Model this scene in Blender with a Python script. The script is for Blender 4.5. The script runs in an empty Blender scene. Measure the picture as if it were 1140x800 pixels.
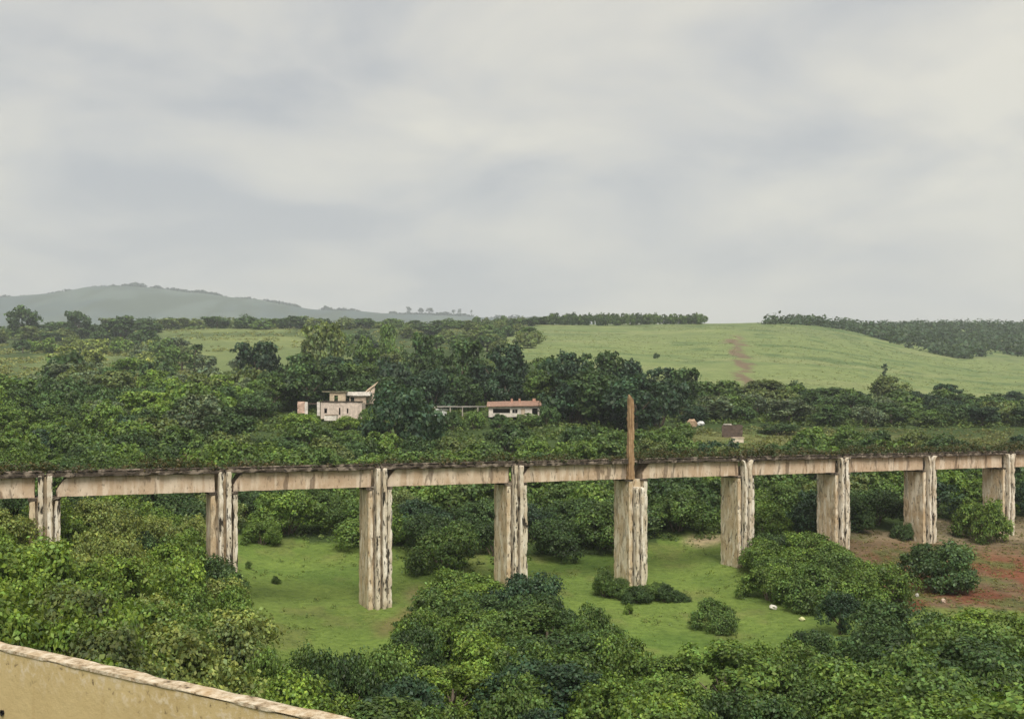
import bpy, math, random
import numpy as np
from mathutils import noise, Vector

# ------------------------------------------------------------------ basics
SC = bpy.context.scene
COL = SC.collection
RNG = np.random.default_rng(7)
random.seed(7)
F, CX, HY = 1100.0, 570.0, 464.0          # focal length and horizon used to convert my survey of the photo to metres


def tag(o, label=None, cat=None, group=None, kind=None):
    if label: o['label'] = label
    if cat: o['category'] = cat
    if group: o['group'] = group
    if kind: o['kind'] = kind
    return o


def link(o, parent=None):
    COL.objects.link(o)
    if parent: o.parent = parent
    return o


def empty(name, loc=(0, 0, 0), rz=0.0):
    o = bpy.data.objects.new(name, None)
    o.location = loc
    o.rotation_euler = (0, 0, rz)
    o.empty_display_size = 0.5
    return link(o)


def mesh_from(name, V, Fc, mat=None, smooth=False):
    """Fc: list of index tuples or (n,4)/(n,3) int array"""
    me = bpy.data.meshes.new(name)
    V = np.asarray(V, dtype=np.float32)
    if isinstance(Fc, np.ndarray):
        n, k = Fc.shape
        me.vertices.add(len(V)); me.vertices.foreach_set('co', V.ravel())
        me.loops.add(n * k); me.loops.foreach_set('vertex_index', Fc.astype(np.int32).ravel())
        me.polygons.add(n)
        me.polygons.foreach_set('loop_start', np.arange(0, n * k, k, dtype=np.int32))
        me.update(calc_edges=True)
    else:
        me.from_pydata([tuple(map(float, v)) for v in V], [], [tuple(map(int, f)) for f in Fc])
        me.update()
    if smooth:
        me.polygons.foreach_set('use_smooth', np.ones(len(me.polygons), dtype=bool))
    if mat: me.materials.append(mat)
    return me


def obj(name, me, parent=None):
    return link(bpy.data.objects.new(name, me), parent)


def face_colour(me, name, cols):
    a = me.attributes.new(name, 'FLOAT_COLOR', 'FACE')
    c = np.ones((len(me.polygons), 4), dtype=np.float32); c[:, :3] = cols
    a.data.foreach_set('color', c.ravel())


def smooth01(x):
    x = np.clip(x, 0, 1)
    return x * x * (3 - 2 * x)


# cheap value noise on numpy arrays
_T = np.random.default_rng(99).random((256, 256))


def vnoise(x, y):
    xi = np.floor(x).astype(int); yi = np.floor(y).astype(int)
    fx = smooth01(x - xi); fy = smooth01(y - yi)
    g = lambda a, b: _T[a % 256, b % 256]
    return ((g(xi, yi) * (1 - fx) + g(xi + 1, yi) * fx) * (1 - fy) + (g(xi, yi + 1) * (1 - fx) + g(xi + 1, yi + 1) * fx) * fy)


def fbm(x, y, o=4):
    s = 0; a = .5; t = 0
    for k in range(o):
        s = s + a * vnoise(x * 2 ** k + 17 * k, y * 2 ** k + 5 * k); t += a; a *= .5
    return s / t


# ------------------------------------------------------------------ materials
def new_mat(name):
    m = bpy.data.materials.new(name); m.use_nodes = True
    nt = m.node_tree; nt.nodes.clear()
    return m, nt


def N(nt, t, **kw):
    n = nt.nodes.new(t)
    for k, v in kw.items():
        if k.startswith('i_'):
            key = k[2:]
            n.inputs[int(key) if key.isdigit() else key.replace('_', ' ')].default_value = v
        else:
            setattr(n, k, v)
    return n


def L(nt, a, b): nt.links.new(a, b)


def ramp(nt, fac, stops, interp='LINEAR'):
    r = N(nt, 'ShaderNodeValToRGB'); r.color_ramp.interpolation = interp
    e = r.color_ramp.elements
    while len(e) < len(stops): e.new(0.5)
    for k, (p, c) in enumerate(stops):
        e[k].position = p; e[k].color = (*c, 1) if len(c) == 3 else c
    L(nt, fac, r.inputs[0])
    return r.outputs[0]


def mixc(nt, fac, a, b, mode='MIX'):
    m = N(nt, 'ShaderNodeMix', data_type='RGBA', blend_type=mode)
    for s, i in ((fac, 0), (a, 6), (b, 7)):
        if hasattr(s, 'is_output') or hasattr(s, 'links'): L(nt, s, m.inputs[i])
        else: m.inputs[i].default_value = s if i == 0 else ((*s, 1) if len(s) == 3 else s)
    return m.outputs[2]


def noise_tex(nt, vec, scale, detail=4, rough=.55, stretch=None, dist=0.0):
    if stretch:
        mp = N(nt, 'ShaderNodeMapping'); mp.inputs['Scale'].default_value = stretch
        L(nt, vec, mp.inputs['Vector']); vec = mp.outputs[0]
    n = N(nt, 'ShaderNodeTexNoise'); n.inputs['Scale'].default_value = scale
    n.inputs['Detail'].default_value = detail; n.inputs['Roughness'].default_value = rough
    n.inputs['Distortion'].default_value = dist
    L(nt, vec, n.inputs['Vector'])
    return n.outputs['Fac']


def finish(nt, color, rough=.9, bump=None, bdist=.05, bstr=.6, spec=.2):
    p = N(nt, 'ShaderNodeBsdfPrincipled')
    if hasattr(color, 'is_output'): L(nt, color, p.inputs['Base Color'])
    else: p.inputs['Base Color'].default_value = (*color, 1)
    p.inputs['Roughness'].default_value = rough
    p.inputs['Specular IOR Level'].default_value = spec
    if bump is not None:
        b = N(nt, 'ShaderNodeBump'); b.inputs['Distance'].default_value = bdist; b.inputs['Strength'].default_value = bstr
        L(nt, bump, b.inputs['Height']); L(nt, b.outputs[0], p.inputs['Normal'])
    o = N(nt, 'ShaderNodeOutputMaterial'); L(nt, p.outputs[0], o.inputs[0])
    return p


def make_leaf_mat():
    m, nt = new_mat('leaf')
    oi = N(nt, 'ShaderNodeObjectInfo')
    at = N(nt, 'ShaderNodeAttribute', attribute_name='tint')
    c = mixc(nt, 1.0, oi.outputs['Color'], at.outputs['Color'], 'MULTIPLY')
    p = N(nt, 'ShaderNodeBsdfPrincipled'); L(nt, c, p.inputs['Base Color'])
    p.inputs['Roughness'].default_value = .5; p.inputs['Specular IOR Level'].default_value = .3
    t = N(nt, 'ShaderNodeBsdfTranslucent')
    c2 = mixc(nt, 1.0, c, (1.25, 1.2, .6), 'MULTIPLY'); L(nt, c2, t.inputs[0])
    x = N(nt, 'ShaderNodeMixShader'); x.inputs[0].default_value = .3
    L(nt, p.outputs[0], x.inputs[1]); L(nt, t.outputs[0], x.inputs[2])
    o = N(nt, 'ShaderNodeOutputMaterial'); L(nt, x.outputs[0], o.inputs[0])
    return m


def make_tint_mat(name, rough=.9, nscale=2.0, amp=.35):
    m, nt = new_mat(name)
    at = N(nt, 'ShaderNodeAttribute', attribute_name='tint')
    g = N(nt, 'ShaderNodeNewGeometry')
    n = noise_tex(nt, g.outputs['Position'], nscale, 5, .6)
    v = ramp(nt, n, [(.3, (1 - amp,) * 3), (.7, (1 + amp,) * 3)])
    c = mixc(nt, 1.0, at.outputs['Color'], v, 'MULTIPLY')
    finish(nt, c, rough, n, .03, .4)
    return m


def make_bark():
    m, nt = new_mat('bark')
    g = N(nt, 'ShaderNodeNewGeometry')
    n = noise_tex(nt, g.outputs['Position'], 4, 5, .6, (1, 1, .25))
    finish(nt, ramp(nt, n, [(.3, (.06, .045, .03)), (.7, (.2, .16, .12))]), .95, n, .03)
    return m


def make_concrete(name, base, pale, stain, dark, streak=1.0, patch=.55, tstr=(3.2, 3.2, .22)):
    """weathered concrete: long vertical stains, pale lime runs, spalled dark scars"""
    m, nt = new_mat(name)
    tc = N(nt, 'ShaderNodeTexCoord'); P = tc.outputs['Object']
    big = noise_tex(nt, P, .55, 4, .6)
    c = mixc(nt, ramp(nt, big, [(.38, (0, 0, 0)), (.62, (1, 1, 1))]), base, stain)
    run = noise_tex(nt, P, 1.0, 3, .5, tstr)
    c = mixc(nt, ramp(nt, run, [(.5, (0, 0, 0)), (.62, (.8,) * 3)]), c, pale)
    run2 = noise_tex(nt, P, 1.2, 3.5, .56, (tstr[0] * .8, tstr[1] * .8, tstr[2] * 1.15), .35)
    c = mixc(nt, ramp(nt, run2, [(.385, (streak,) * 3), (.435, (0, 0, 0))]), c, dark)
    fine = noise_tex(nt, P, 2.6, 4, .6, (1.3, 1.3, .6))
    c = mixc(nt, ramp(nt, fine, [(.345, (patch,) * 3), (.40, (0, 0, 0))]), c, dark)
    c = mixc(nt, ramp(nt, fine, [(.6, (0, 0, 0)), (.75, (.5,) * 3)]), c, pale)
    ad = N(nt, 'ShaderNodeMath', operation='ADD'); L(nt, run2, ad.inputs[0]); L(nt, fine, ad.inputs[1])
    finish(nt, c, .92, ad.outputs[0], .1, .7, .15)
    return m


M = {}
M['leaf'] = make_leaf_mat()
M['bark'] = make_bark()
M['tint'] = make_tint_mat('tinted_plaster', .9, 1.2, .3)
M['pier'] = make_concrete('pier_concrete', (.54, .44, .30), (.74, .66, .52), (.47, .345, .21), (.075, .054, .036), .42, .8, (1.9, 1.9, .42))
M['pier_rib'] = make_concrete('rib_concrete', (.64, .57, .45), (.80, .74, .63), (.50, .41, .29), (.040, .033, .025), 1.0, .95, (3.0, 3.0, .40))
M['girder'] = make_concrete('girder_concrete', (.56, .43, .305), (.69, .57, .44), (.48, .345, .23), (.085, .057, .038), .6, .5, (1.3, 1.3, .2))
M['slab'] = make_concrete('slab_concrete', (.085, .066, .05), (.27, .22, .17), (.06, .047, .035), (.025, .02, .016), .9, .8, (1.2, 1.2, 1.4))


def make_wood():
    m, nt = new_mat('old_timber')
    tc = N(nt, 'ShaderNodeTexCoord')
    n = noise_tex(nt, tc.outputs['Object'], 1.0, 5, .6, (7, 7, .35))
    c = ramp(nt, n, [(.3, (.10, .062, .035)), (.45, (.27, .165, .085)), (.58, (.36, .235, .13)), (.72, (.47, .35, .22))])
    finish(nt, c, .9, n, .05, .6)
    return m


M['wood'] = make_wood()


def make_yellow_wall():
    m, nt = new_mat('ochre_render')
    tc = N(nt, 'ShaderNodeTexCoord'); P = tc.outputs['Object']
    big = noise_tex(nt, P, .5, 5, .6)
    c = ramp(nt, big, [(.35, (.47, .35, .165)), (.65, (.555, .43, .22))])
    run = noise_tex(nt, P, 1.0, 4, .55, (2.2, 2.2, .12))
    c = mixc(nt, ramp(nt, run, [(.56, (0, 0, 0)), (.7, (.4,) * 3)]), c, (.56, .43, .22))
    c = mixc(nt, ramp(nt, run, [(.3, (.45,) * 3), (.42, (0, 0, 0))]), c, (.34, .21, .075))
    spot = noise_tex(nt, P, 5, 6, .7)
    # flaked strip of about 0.35 m under the coping, its lower limit ragged
    sx = N(nt, 'ShaderNodeSeparateXYZ'); L(nt, P, sx.inputs[0])
    w = N(nt, 'ShaderNodeMath', operation='MULTIPLY_ADD', i_1=.9, i_2=-.45); L(nt, noise_tex(nt, P, 1.4, 4), w.inputs[0])
    z = N(nt, 'ShaderNodeMath', operation='ADD'); L(nt, sx.outputs[2], z.inputs[0]); L(nt, w.outputs[0], z.inputs[1])
    band = N(nt, 'ShaderNodeMapRange'); L(nt, z.outputs[0], band.inputs[0])
    band.inputs[1].default_value = -.62; band.inputs[2].default_value = -.25
    bs = N(nt, 'ShaderNodeMath', operation='MULTIPLY'); L(nt, band.outputs[0], bs.inputs[0])
    L(nt, ramp(nt, spot, [(.5, (0, 0, 0)), (.6, (1, 1, 1))]), bs.inputs[1])
    c = mixc(nt, bs.outputs[0], c, (.60, .49, .32))
    bd = N(nt, 'ShaderNodeMath', operation='MULTIPLY'); L(nt, band.outputs[0], bd.inputs[0])
    L(nt, ramp(nt, spot, [(.34, (1, 1, 1)), (.42, (0, 0, 0))]), bd.inputs[1])
    c = mixc(nt, bd.outputs[0], c, (.12, .085, .05))
    finish(nt, c, .9, spot, .03, .5)
    return m


M['ochre'] = make_yellow_wall()


def make_coping():
    m, nt = new_mat('coping_stone')
    tc = N(nt, 'ShaderNodeTexCoord'); P = tc.outputs['Object']
    n = noise_tex(nt, P, 4.5, 6, .7)
    n2 = noise_tex(nt, P, 1.6, 4, .6)
    c = ramp(nt, n, [(.34, (.05, .04, .028)), (.43, (.36, .27, .17)), (.54, (.56, .47, .34)), (.7, (.70, .63, .51))])
    c = mixc(nt, ramp(nt, n2, [(.5, (0, 0, 0)), (.68, (.6,) * 3)]), c, (.45, .30, .15))
    finish(nt, c, .95, n, .06, .8)
    return m


M['coping'] = make_coping()


def make_ground():
    m, nt = new_mat('ground')
    at = N(nt, 'ShaderNodeAttribute', attribute_name='albedo')
    g = N(nt, 'ShaderNodeNewGeometry'); P = g.outputs['Position']
    a = noise_tex(nt, P, .12, 6, .65)
    b = noise_tex(nt, P, 1.3, 5, .7)
    v = ramp(nt, a, [(.3, (.78, .80, .8)), (.7, (1.2, 1.17, 1.15))])
    v2 = ramp(nt, b, [(.3, (.68, .72, .7)), (.7, (1.3, 1.25, 1.2))])
    c = mixc(nt, 1.0, at.outputs['Color'], v, 'MULTIPLY')
    c = mixc(nt, 1.0, c, v2, 'MULTIPLY')
    finish(nt, c, .95, b, .25, .7, .1)
    return m


M['ground'] = make_ground()

# ------------------------------------------------------------------ terrain
# survey columns: bearing of the column, then depth with either the ground level ('z') or the sight-line reading (px)
NEAR = [(3, 'z', -6.2), (10, 'z', -6.8), (20, 'z', -8.5), (30, 'z', -13)]
COLS = {
    -150: [(45, 'z', -13.5), (60, 'z', -13.6), (80, 'z', -13), (95, 'z', -12.8), (110, 'z', -12), (130, 'z', -10), (160, 'z', -7), (200, 'z', -3.5), (250, 'z', 1.5), (300, 'z', 7), (400, 414), (500, 400), (600, 390), (700, 382), (900, 373), (1200, 378), (2000, 392), (6000, 420)],
    0: [(45, 'z', -13.5), (60, 'z', -13.6), (80, 'z', -13), (95, 'z', -12.8), (110, 'z', -12), (130, 'z', -10), (160, 'z', -7), (200, 'z', -3.5), (250, 'z', 1.5), (300, 'z', 7), (400, 414), (500, 400), (600, 390), (700, 382), (900, 371), (1200, 376), (2000, 392), (6000, 420)],
    150: [(45, 'z', -15), (60, 'z', -15.5), (80, 'z', -15.3), (95, 'z', -15), (110, 'z', -15), (130, 'z', -13), (160, 'z', -9), (200, 'z', -5), (250, 'z', 0), (300, 'z', 5), (400, 420), (500, 402), (600, 390), (700, 380), (900, 366), (1200, 371), (2000, 390), (6000, 420)],
    300: [(45, 'z', -18.5), (60, 'z', -19.5), (80, 'z', -19.3), (103, 'z', -18.9), (125, 'z', -17.2), (145, 'z', -13.5), (170, 'z', -9.5), (200, 'z', -5.5), (230, 'z', -3), (250, 'z', -.7), (280, 'z', 3), (320, 442), (400, 422), (500, 403), (600, 390), (750, 373), (900, 364), (1200, 369), (2000, 388), (6000, 420)],
    450: [(45, 'z', -19), (60, 'z', -20.3), (85, 'z', -20), (103, 'z', -19.5), (125, 'z', -18.3), (145, 'z', -15), (170, 'z', -12), (200, 'z', -8), (225, 'z', -5.5), (250, 'z', -1.2), (280, 'z', 2), (320, 440), (400, 422), (500, 402), (600, 388), (750, 372), (900, 363), (1200, 369), (2000, 388), (6000, 420)],
    600: [(45, 'z', -19), (60, 'z', -20.5), (85, 'z', -20), (112, 'z', -19.2), (128, 'z', -18.8), (145, 'z', -15.5), (170, 'z', -11), (200, 'z', -7), (230, 'z', -3), (250, 'z', -.4), (280, 'z', 3), (320, 442), (400, 418), (500, 398), (600, 383), (700, 371), (800, 361), (900, 362), (1200, 372), (2000, 390), (6000, 420)],
    750: [(45, 'z', -19), (60, 'z', -20.5), (85, 'z', -20.3), (105, 'z', -20), (120, 'z', -19.6), (133, 'z', -18.3), (150, 'z', -14.5), (170, 'z', -11.5), (200, 'z', -7), (240, 'z', -4.4), (280, 'z', -1), (320, 448), (380, 432), (450, 414), (550, 395), (650, 378), (750, 366), (820, 361), (900, 363), (1200, 374), (2000, 392), (6000, 420)],
    900: [(45, 'z', -19), (60, 'z', -20.5), (85, 'z', -20.5), (100, 'z', -20), (115, 'z', -19.2), (130, 'z', -16.9), (150, 'z', -15), (170, 'z', -12), (200, 'z', -7.6), (240, 'z', -5), (280, 'z', -1.5), (320, 452), (380, 434), (450, 416), (550, 397), (650, 380), (750, 367), (820, 361), (900, 363), (1200, 374), (2000, 392), (6000, 420)],
    1050: [(45, 'z', -18), (60, 'z', -19.5), (80, 'z', -19.8), (100, 'z', -19.6), (120, 'z', -18.7), (137, 'z', -17.2), (150, 'z', -16.5), (170, 'z', -13), (200, 'z', -8.2), (240, 'z', -5.5), (280, 'z', -2.5), (320, 460), (380, 446), (450, 432), (550, 415), (650, 402), (800, 388), (950, 374), (1100, 365), (1300, 365), (1700, 376), (6000, 420)],
    1290: [(45, 'z', -18), (60, 'z', -19.5), (80, 'z', -19.8), (100, 'z', -19.4), (120, 'z', -18.4), (137, 'z', -17.2), (150, 'z', -16.8), (170, 'z', -13.5), (200, 'z', -9), (240, 'z', -6), (280, 'z', -3), (320, 463), (380, 450), (450, 438), (550, 422), (650, 410), (800, 394), (950, 380), (1100, 370), (1300, 369), (1700, 378), (6000, 420)],
}
_pts, _val = [], []
for cpx, rows in COLS.items():
    for r in NEAR + rows:
        Y = r[0]; z = r[2] if len(r) == 3 else -(r[1] - HY) / F * Y
        _pts.append((cpx / 220.0, 2.2 * math.log(Y + 25))); _val.append(z / (Y + 50))
_pts = np.array(_pts); _val = np.array(_val)


def _phi(d2): return np.where(d2 > 1e-12, .5 * d2 * np.log(np.maximum(d2, 1e-12)), 0)


_n = len(_pts)
_K = _phi(((_pts[:, None] - _pts[None]) ** 2).sum(-1)) + np.eye(_n) * 1e-3
_Pm = np.hstack([np.ones((_n, 1)), _pts])
_A = np.zeros((_n + 3, _n + 3)); _A[:_n, :_n] = _K; _A[:_n, _n:] = _Pm; _A[_n:, :_n] = _Pm.T
_w = np.linalg.solve(_A, np.concatenate([_val, np.zeros(3)]))


def polar(X, Y):
    az = np.arctan2(X, Y); r = np.hypot(X, Y)
    lim = math.radians(45)
    D = np.where(np.abs(az) <= lim, Y, r * math.cos(lim))
    px = CX + F * np.tan(np.clip(az, -lim, lim))
    back = smooth01((np.abs(az) - math.radians(80)) / math.radians(100))
    px = np.clip(px, -150, 1290) * (1 - back) + CX * back
    return px, np.maximum(D, 2.0)


def ground_z(X, Y):
    X = np.atleast_1d(np.asarray(X, float)); Y = np.atleast_1d(np.asarray(Y, float))
    px, D = polar(X, Y)
    q = np.stack([px / 220.0, 2.2 * np.log(np.minimum(D, 6000) + 25)], -1)
    out = np.zeros(len(q))
    for s in range(0, len(q), 20000):
        qq = q[s:s + 20000]
        d2 = ((qq[:, None] - _pts[None]) ** 2).sum(-1)
        out[s:s + 20000] = _phi(d2) @ _w[:_n] + _w[_n] + qq @ _w[_n + 1:]
    z = out * (D + 50)
    amp = np.clip((D - 20) / 400, 0.05, 1.0)
    z = z + (fbm(X / 30 + 50, Y / 30 + 9, 3) - .5) * 1.1 * np.minimum(amp * 3, 1) + (fbm(X / 140 + 3, Y / 140, 3) - .5) * 5 * smooth01((D - 250) / 500)
    return z


def gz(x, y): return float(ground_z([x], [y])[0])


def W(px, Y, dz=0.0):
    x = (px - CX) / F * Y
    return (x, Y, gz(x, Y) + dz)


def depth_at(px, py):
    """depth of the visible ground along the bearing px whose sight line reads py"""
    Ys = np.exp(np.linspace(math.log(60), math.log(1400), 900))
    X = (px - CX) / F * Ys
    p = HY - F * ground_z(X, Ys) / Ys
    run = np.minimum.accumulate(p)
    k = np.argmax(run <= py)
    return float(Ys[k]) if run[k] <= py else 900.0


def in_poly(px, py, poly):
    px = np.asarray(px, float); py = np.asarray(py, float)
    c = np.zeros(px.shape, bool); n = len(poly)
    for i in range(n):
        x1, y1 = poly[i]; x2, y2 = poly[(i + 1) % n]
        hit = ((y1 > py) != (y2 > py)) & (px < (x2 - x1) * (py - y1) / (y2 - y1 + 1e-12) + x1)
        c ^= hit
    return c


# plan outlines (bearing column, depth)
MEADOW = [(255, 78), (300, 68), (420, 66), (480, 78), (600, 82), (700, 70), (960, 76), (1250, 78), (1250, 97), (1000, 100), (950, 98), (850, 112), (842, 128), (800, 141), (760, 141), (700, 132), (450, 130), (400, 131), (262, 132), (240, 112)]
DIRT = [(880, 139), (890, 126), (940, 122), (960, 108), (1010, 100), (1300, 98), (1300, 160), (1040, 152), (1000, 141)]


def build_terrain():
    az = np.concatenate([np.linspace(-180, -40, 50, endpoint=False), np.linspace(-40, 40, 460), np.linspace(40, 180, 50)[1:]])
    az = np.radians(az)
    r = np.exp(np.linspace(math.log(3), math.log(6000), 520))
    A, R = np.meshgrid(az, r, indexing='ij')
    X = (R * np.sin(A)).ravel(); Y = (R * np.cos(A)).ravel()
    Z = ground_z(X, Y)
    px, D = polar(X, Y)
    na, nr = len(az), len(r)
    I = np.arange(na * nr).reshape(na, nr)
    Fq = np.stack([I[:-1, :-1], I[:-1, 1:], I[1:, 1:], I[1:, :-1]], -1).reshape(-1, 4)[:, ::-1]
    me = mesh_from('terrain', np.stack([X, Y, Z], -1), Fq, M['ground'], True)
    # ---- ground colours
    n1 = fbm(X / 9, Y / 9, 4); n2 = fbm(X / 60 + 7, Y / 60, 4); n3 = fbm(X / 3 + 31, Y / 3, 3)
    col = np.zeros((len(X), 3))
    col[:] = (.045, .07, .022)                                     # scrub floor, shade of the bushes put into its colour
    def put(w, c):
        nonlocal col
        w = np.clip(w, 0, 1)[:, None]; col = col * (1 - w) + np.array(c) * w
    jit = (n1 - .5) * 26; jy = (n1 - .5) * 9
    mead = in_poly(px + jit, D + jy, MEADOW)
    put(mead * 1.0, (.108, .175, .036))
    put(mead * smooth01((n2 - .45) * 4) * .55, (.14, .18, .045))
    put(mead * smooth01((n1 - .53) * 6) * .6, (.075, .130, .028))
    put(mead * smooth01((fbm(X / 5 + 60, Y / 5, 4) - .56) * 8) * .5, (.15, .155, .055))
    # trodden earth from the bare pier towards the bushes, and the sandy track under the far side
    d = np.hypot((px - 450) / 28, (D - 97 - (px - 450) * .12) / 4.2); put(mead * smooth01(1.5 - d - (n3 - .5)) * .75, (.15, .12, .055))
    d = np.hypot((px - 468) / 20, (D - 108) / 5); put(smooth01(1.4 - d - (n3 - .5)) * .6, (.17, .125, .07))
    d = np.hypot((px - 788) / 22, (D - 137.5) / 2.6); put(smooth01(1.5 - d - (n3 - .5) * .8), (.36, .29, .18))
    dirt = in_poly(px + jit * .7, D + jy, DIRT)
    put(dirt * 1.0, (.145, .10, .06))
    put(dirt * smooth01((fbm(X / 5 + 3, Y / 5 + 8, 4) - .34) * 6) * smooth01((133 - D + jy) / 8) * smooth01((px - 960 + jit) / 40), (.155, .062, .036))
    put(dirt * smooth01((fbm(X / 4 + 13, Y / 4, 4) - .52) * 7) * .8, (.085, .11, .036))
    put(dirt * smooth01((D - 133 + jy) / 6) * .8, (.23, .19, .125))
    # dry grass shelf beyond the viaduct on the bearing of the field
    sh = smooth01((px - 715 + jit) / 40) * smooth01((D - 203 + jy) / 10) * smooth01((258 - D + jy) / 14) * (1 - .6 * smooth01((px - 890 + jit) / 60))
    put(sh, (.135, .15, .055)); put(sh * smooth01((n1 - .5) * 5), (.09, .13, .04)); put(sh * smooth01((n3 - .6) * 5) * .6, (.24, .19, .10))
    # the cane field
    near_lim = np.interp(px, [480, 560, 700, 850, 1000, 1140, 1300], [620, 470, 390, 350, 345, 385, 400])
    fld = smooth01((D - near_lim + jit) / 25) * smooth01((px - 520 + jit) / 40) * smooth01((1150 - D) / 60)
    rows = fbm(X / 120 + 4, D / 11, 4)
    put(fld, (.168, .208, .082))
    put(fld * smooth01((rows - .5) * 6) * .65, (.125, .172, .068))
    put(fld * smooth01((fbm(X / 160 + 40, D / 22, 3) - .54) * 8) * .7, (.20, .225, .10))
    put(fld * smooth01((D - 640) / 60) * smooth01((n2 - .38) * 4) * .65, (.135, .17, .075))
    put(fld * smooth01((fbm(X / 90 + 11, D / 7 + 3, 3) - .62) * 10) * .75, (.07, .12, .045))
    trail = np.interp(D, [330, 400, 500, 620, 760], [834, 828, 824, 820, 826])
    tw = np.interp(D, [340, 520, 620, 760], [4, 7, 7, 3])
    put(smooth01(1.4 - np.abs(px - trail + (fbm(X / 20, Y / 12, 4) - .5) * 26) / tw - (fbm(X / 7, Y / 9 + 4, 3) - .5) * 3.5) * smooth01((D - 345) / 30) * smooth01((700 - D) / 60) * .9, (.15, .105, .075))
    # paler pastures beyond the woods
    for (x0, x1, d0, d1) in ((170, 350, 430, 760), (20, 190, 300, 420), (330, 420, 420, 560), (120, 330, 760, 900), (30, 130, 330, 560)):
        e = smooth01((px - x0 + jit) / 20) * smooth01((x1 - px + jit) / 20) * smooth01((D - d0 + jit) / 30) * smooth01((d1 - D + jit) / 40)
        put(e, (.17, .20, .075)); put(e * smooth01((n2 - .5) * 6) * .6, (.11, .155, .055))
    e = smooth01((D - 330) / 100) * smooth01((560 - px) / 40) * .6
    put(e * smooth01((n2 - .42) * 4), (.13, .165, .065))
    a = me.attributes.new('albedo', 'FLOAT_COLOR', 'POINT')
    c4 = np.ones((len(col), 4), np.float32); c4[:, :3] = col
    a.data.foreach_set('color', c4.ravel())
    return tag(obj('terrain', me), kind='structure')


build_terrain()


def build_hills():
    sky = np.array([(-900, 352), (-400, 345), (-150, 338), (0, 335), (40, 331), (90, 327), (120, 322), (155, 320), (200, 325), (260, 333), (320, 341), (360, 347), (430, 351), (500, 353), (600, 357), (700, 364), (800, 385), (1000, 420)], float)
    pxs = np.linspace(-900, 1000, 260); Ys = np.linspace(2500, 5400, 90)
    PX, YY = np.meshgrid(pxs, Ys, indexing='ij')
    Xc = (PX - CX) / F * 4000.0
    ridge = (HY - np.interp(PX, sky[:, 0], sky[:, 1])) / F * 4000
    base = 60
    b = np.where(YY < 4000, smooth01((YY - 2500) / 1500), smooth01((5400 - YY) / 1400))
    Z = base + (ridge - base) * b + (fbm(Xc / 200, YY / 200, 4) - .5) * 22 * b
    na, nr = PX.shape
    I = np.arange(na * nr).reshape(na, nr)
    Fq = np.stack([I[:-1, :-1], I[1:, :-1], I[1:, 1:], I[:-1, 1:]], -1).reshape(-1, 4)
    me = mesh_from('hills', np.stack([Xc.ravel(), YY.ravel(), Z.ravel()], -1), Fq, M['ground'], True)
    X = Xc.ravel(); Y = YY.ravel()
    n = fbm(X / 260, Y / 260, 4); n2 = fbm(X / 60, Y / 140, 4)
    col = np.zeros((len(X), 3)); col[:] = (.058, .084, .082)
    for w, c in ((smooth01((n - .47) * 7), (.088, .116, .098)), (smooth01((n2 - .50) * 8) * .8, (.05, .07, .045))):
        col = col * (1 - w[:, None]) + np.array(c) * w[:, None]
    a = me.attributes.new('albedo', 'FLOAT_COLOR', 'POINT')
    c4 = np.ones((len(col), 4), np.float32); c4[:, :3] = col; a.data.foreach_set('color', c4.ravel())
    tag(obj('hills', me), kind='structure')

    def hz(px, Y=4000.0):
        return (HY - np.interp(px, sky[:, 0], sky[:, 1])) / F * 4000
    return hz


hill_z = build_hills()


# ------------------------------------------------------------------ foliage meshes
def leaf_quads(C, out, size, rng, flat=.42, asp=1.5):
    """diamond leaves at C facing roughly along out"""
    n = len(C)
    nrm = out + rng.normal(0, flat, (n, 3)); nrm /= np.linalg.norm(nrm, axis=1, keepdims=True) + 1e-9
    t = rng.normal(0, 1, (n, 3)); t -= (t * nrm).sum(1, keepdims=True) * nrm; t /= np.linalg.norm(t, axis=1, keepdims=True) + 1e-9
    b = np.cross(nrm, t)
    s = (size * rng.uniform(.65, 1.35, n))[:, None]
    droop = nrm * s * .18
    V = np.stack([C - t * s * asp * .5 - droop, C - b * s * .5, C + t * s * asp * .5 - droop, C + b * s * .5], 1).reshape(-1, 3)
    Fq = np.arange(4 * n).reshape(n, 4)
    return V, Fq


def unit(rng, n, up=0.0):
    d = rng.normal(0, 1, (n, 3)); d[:, 2] += up
    return d / (np.linalg.norm(d, axis=1, keepdims=True) + 1e-9)


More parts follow.
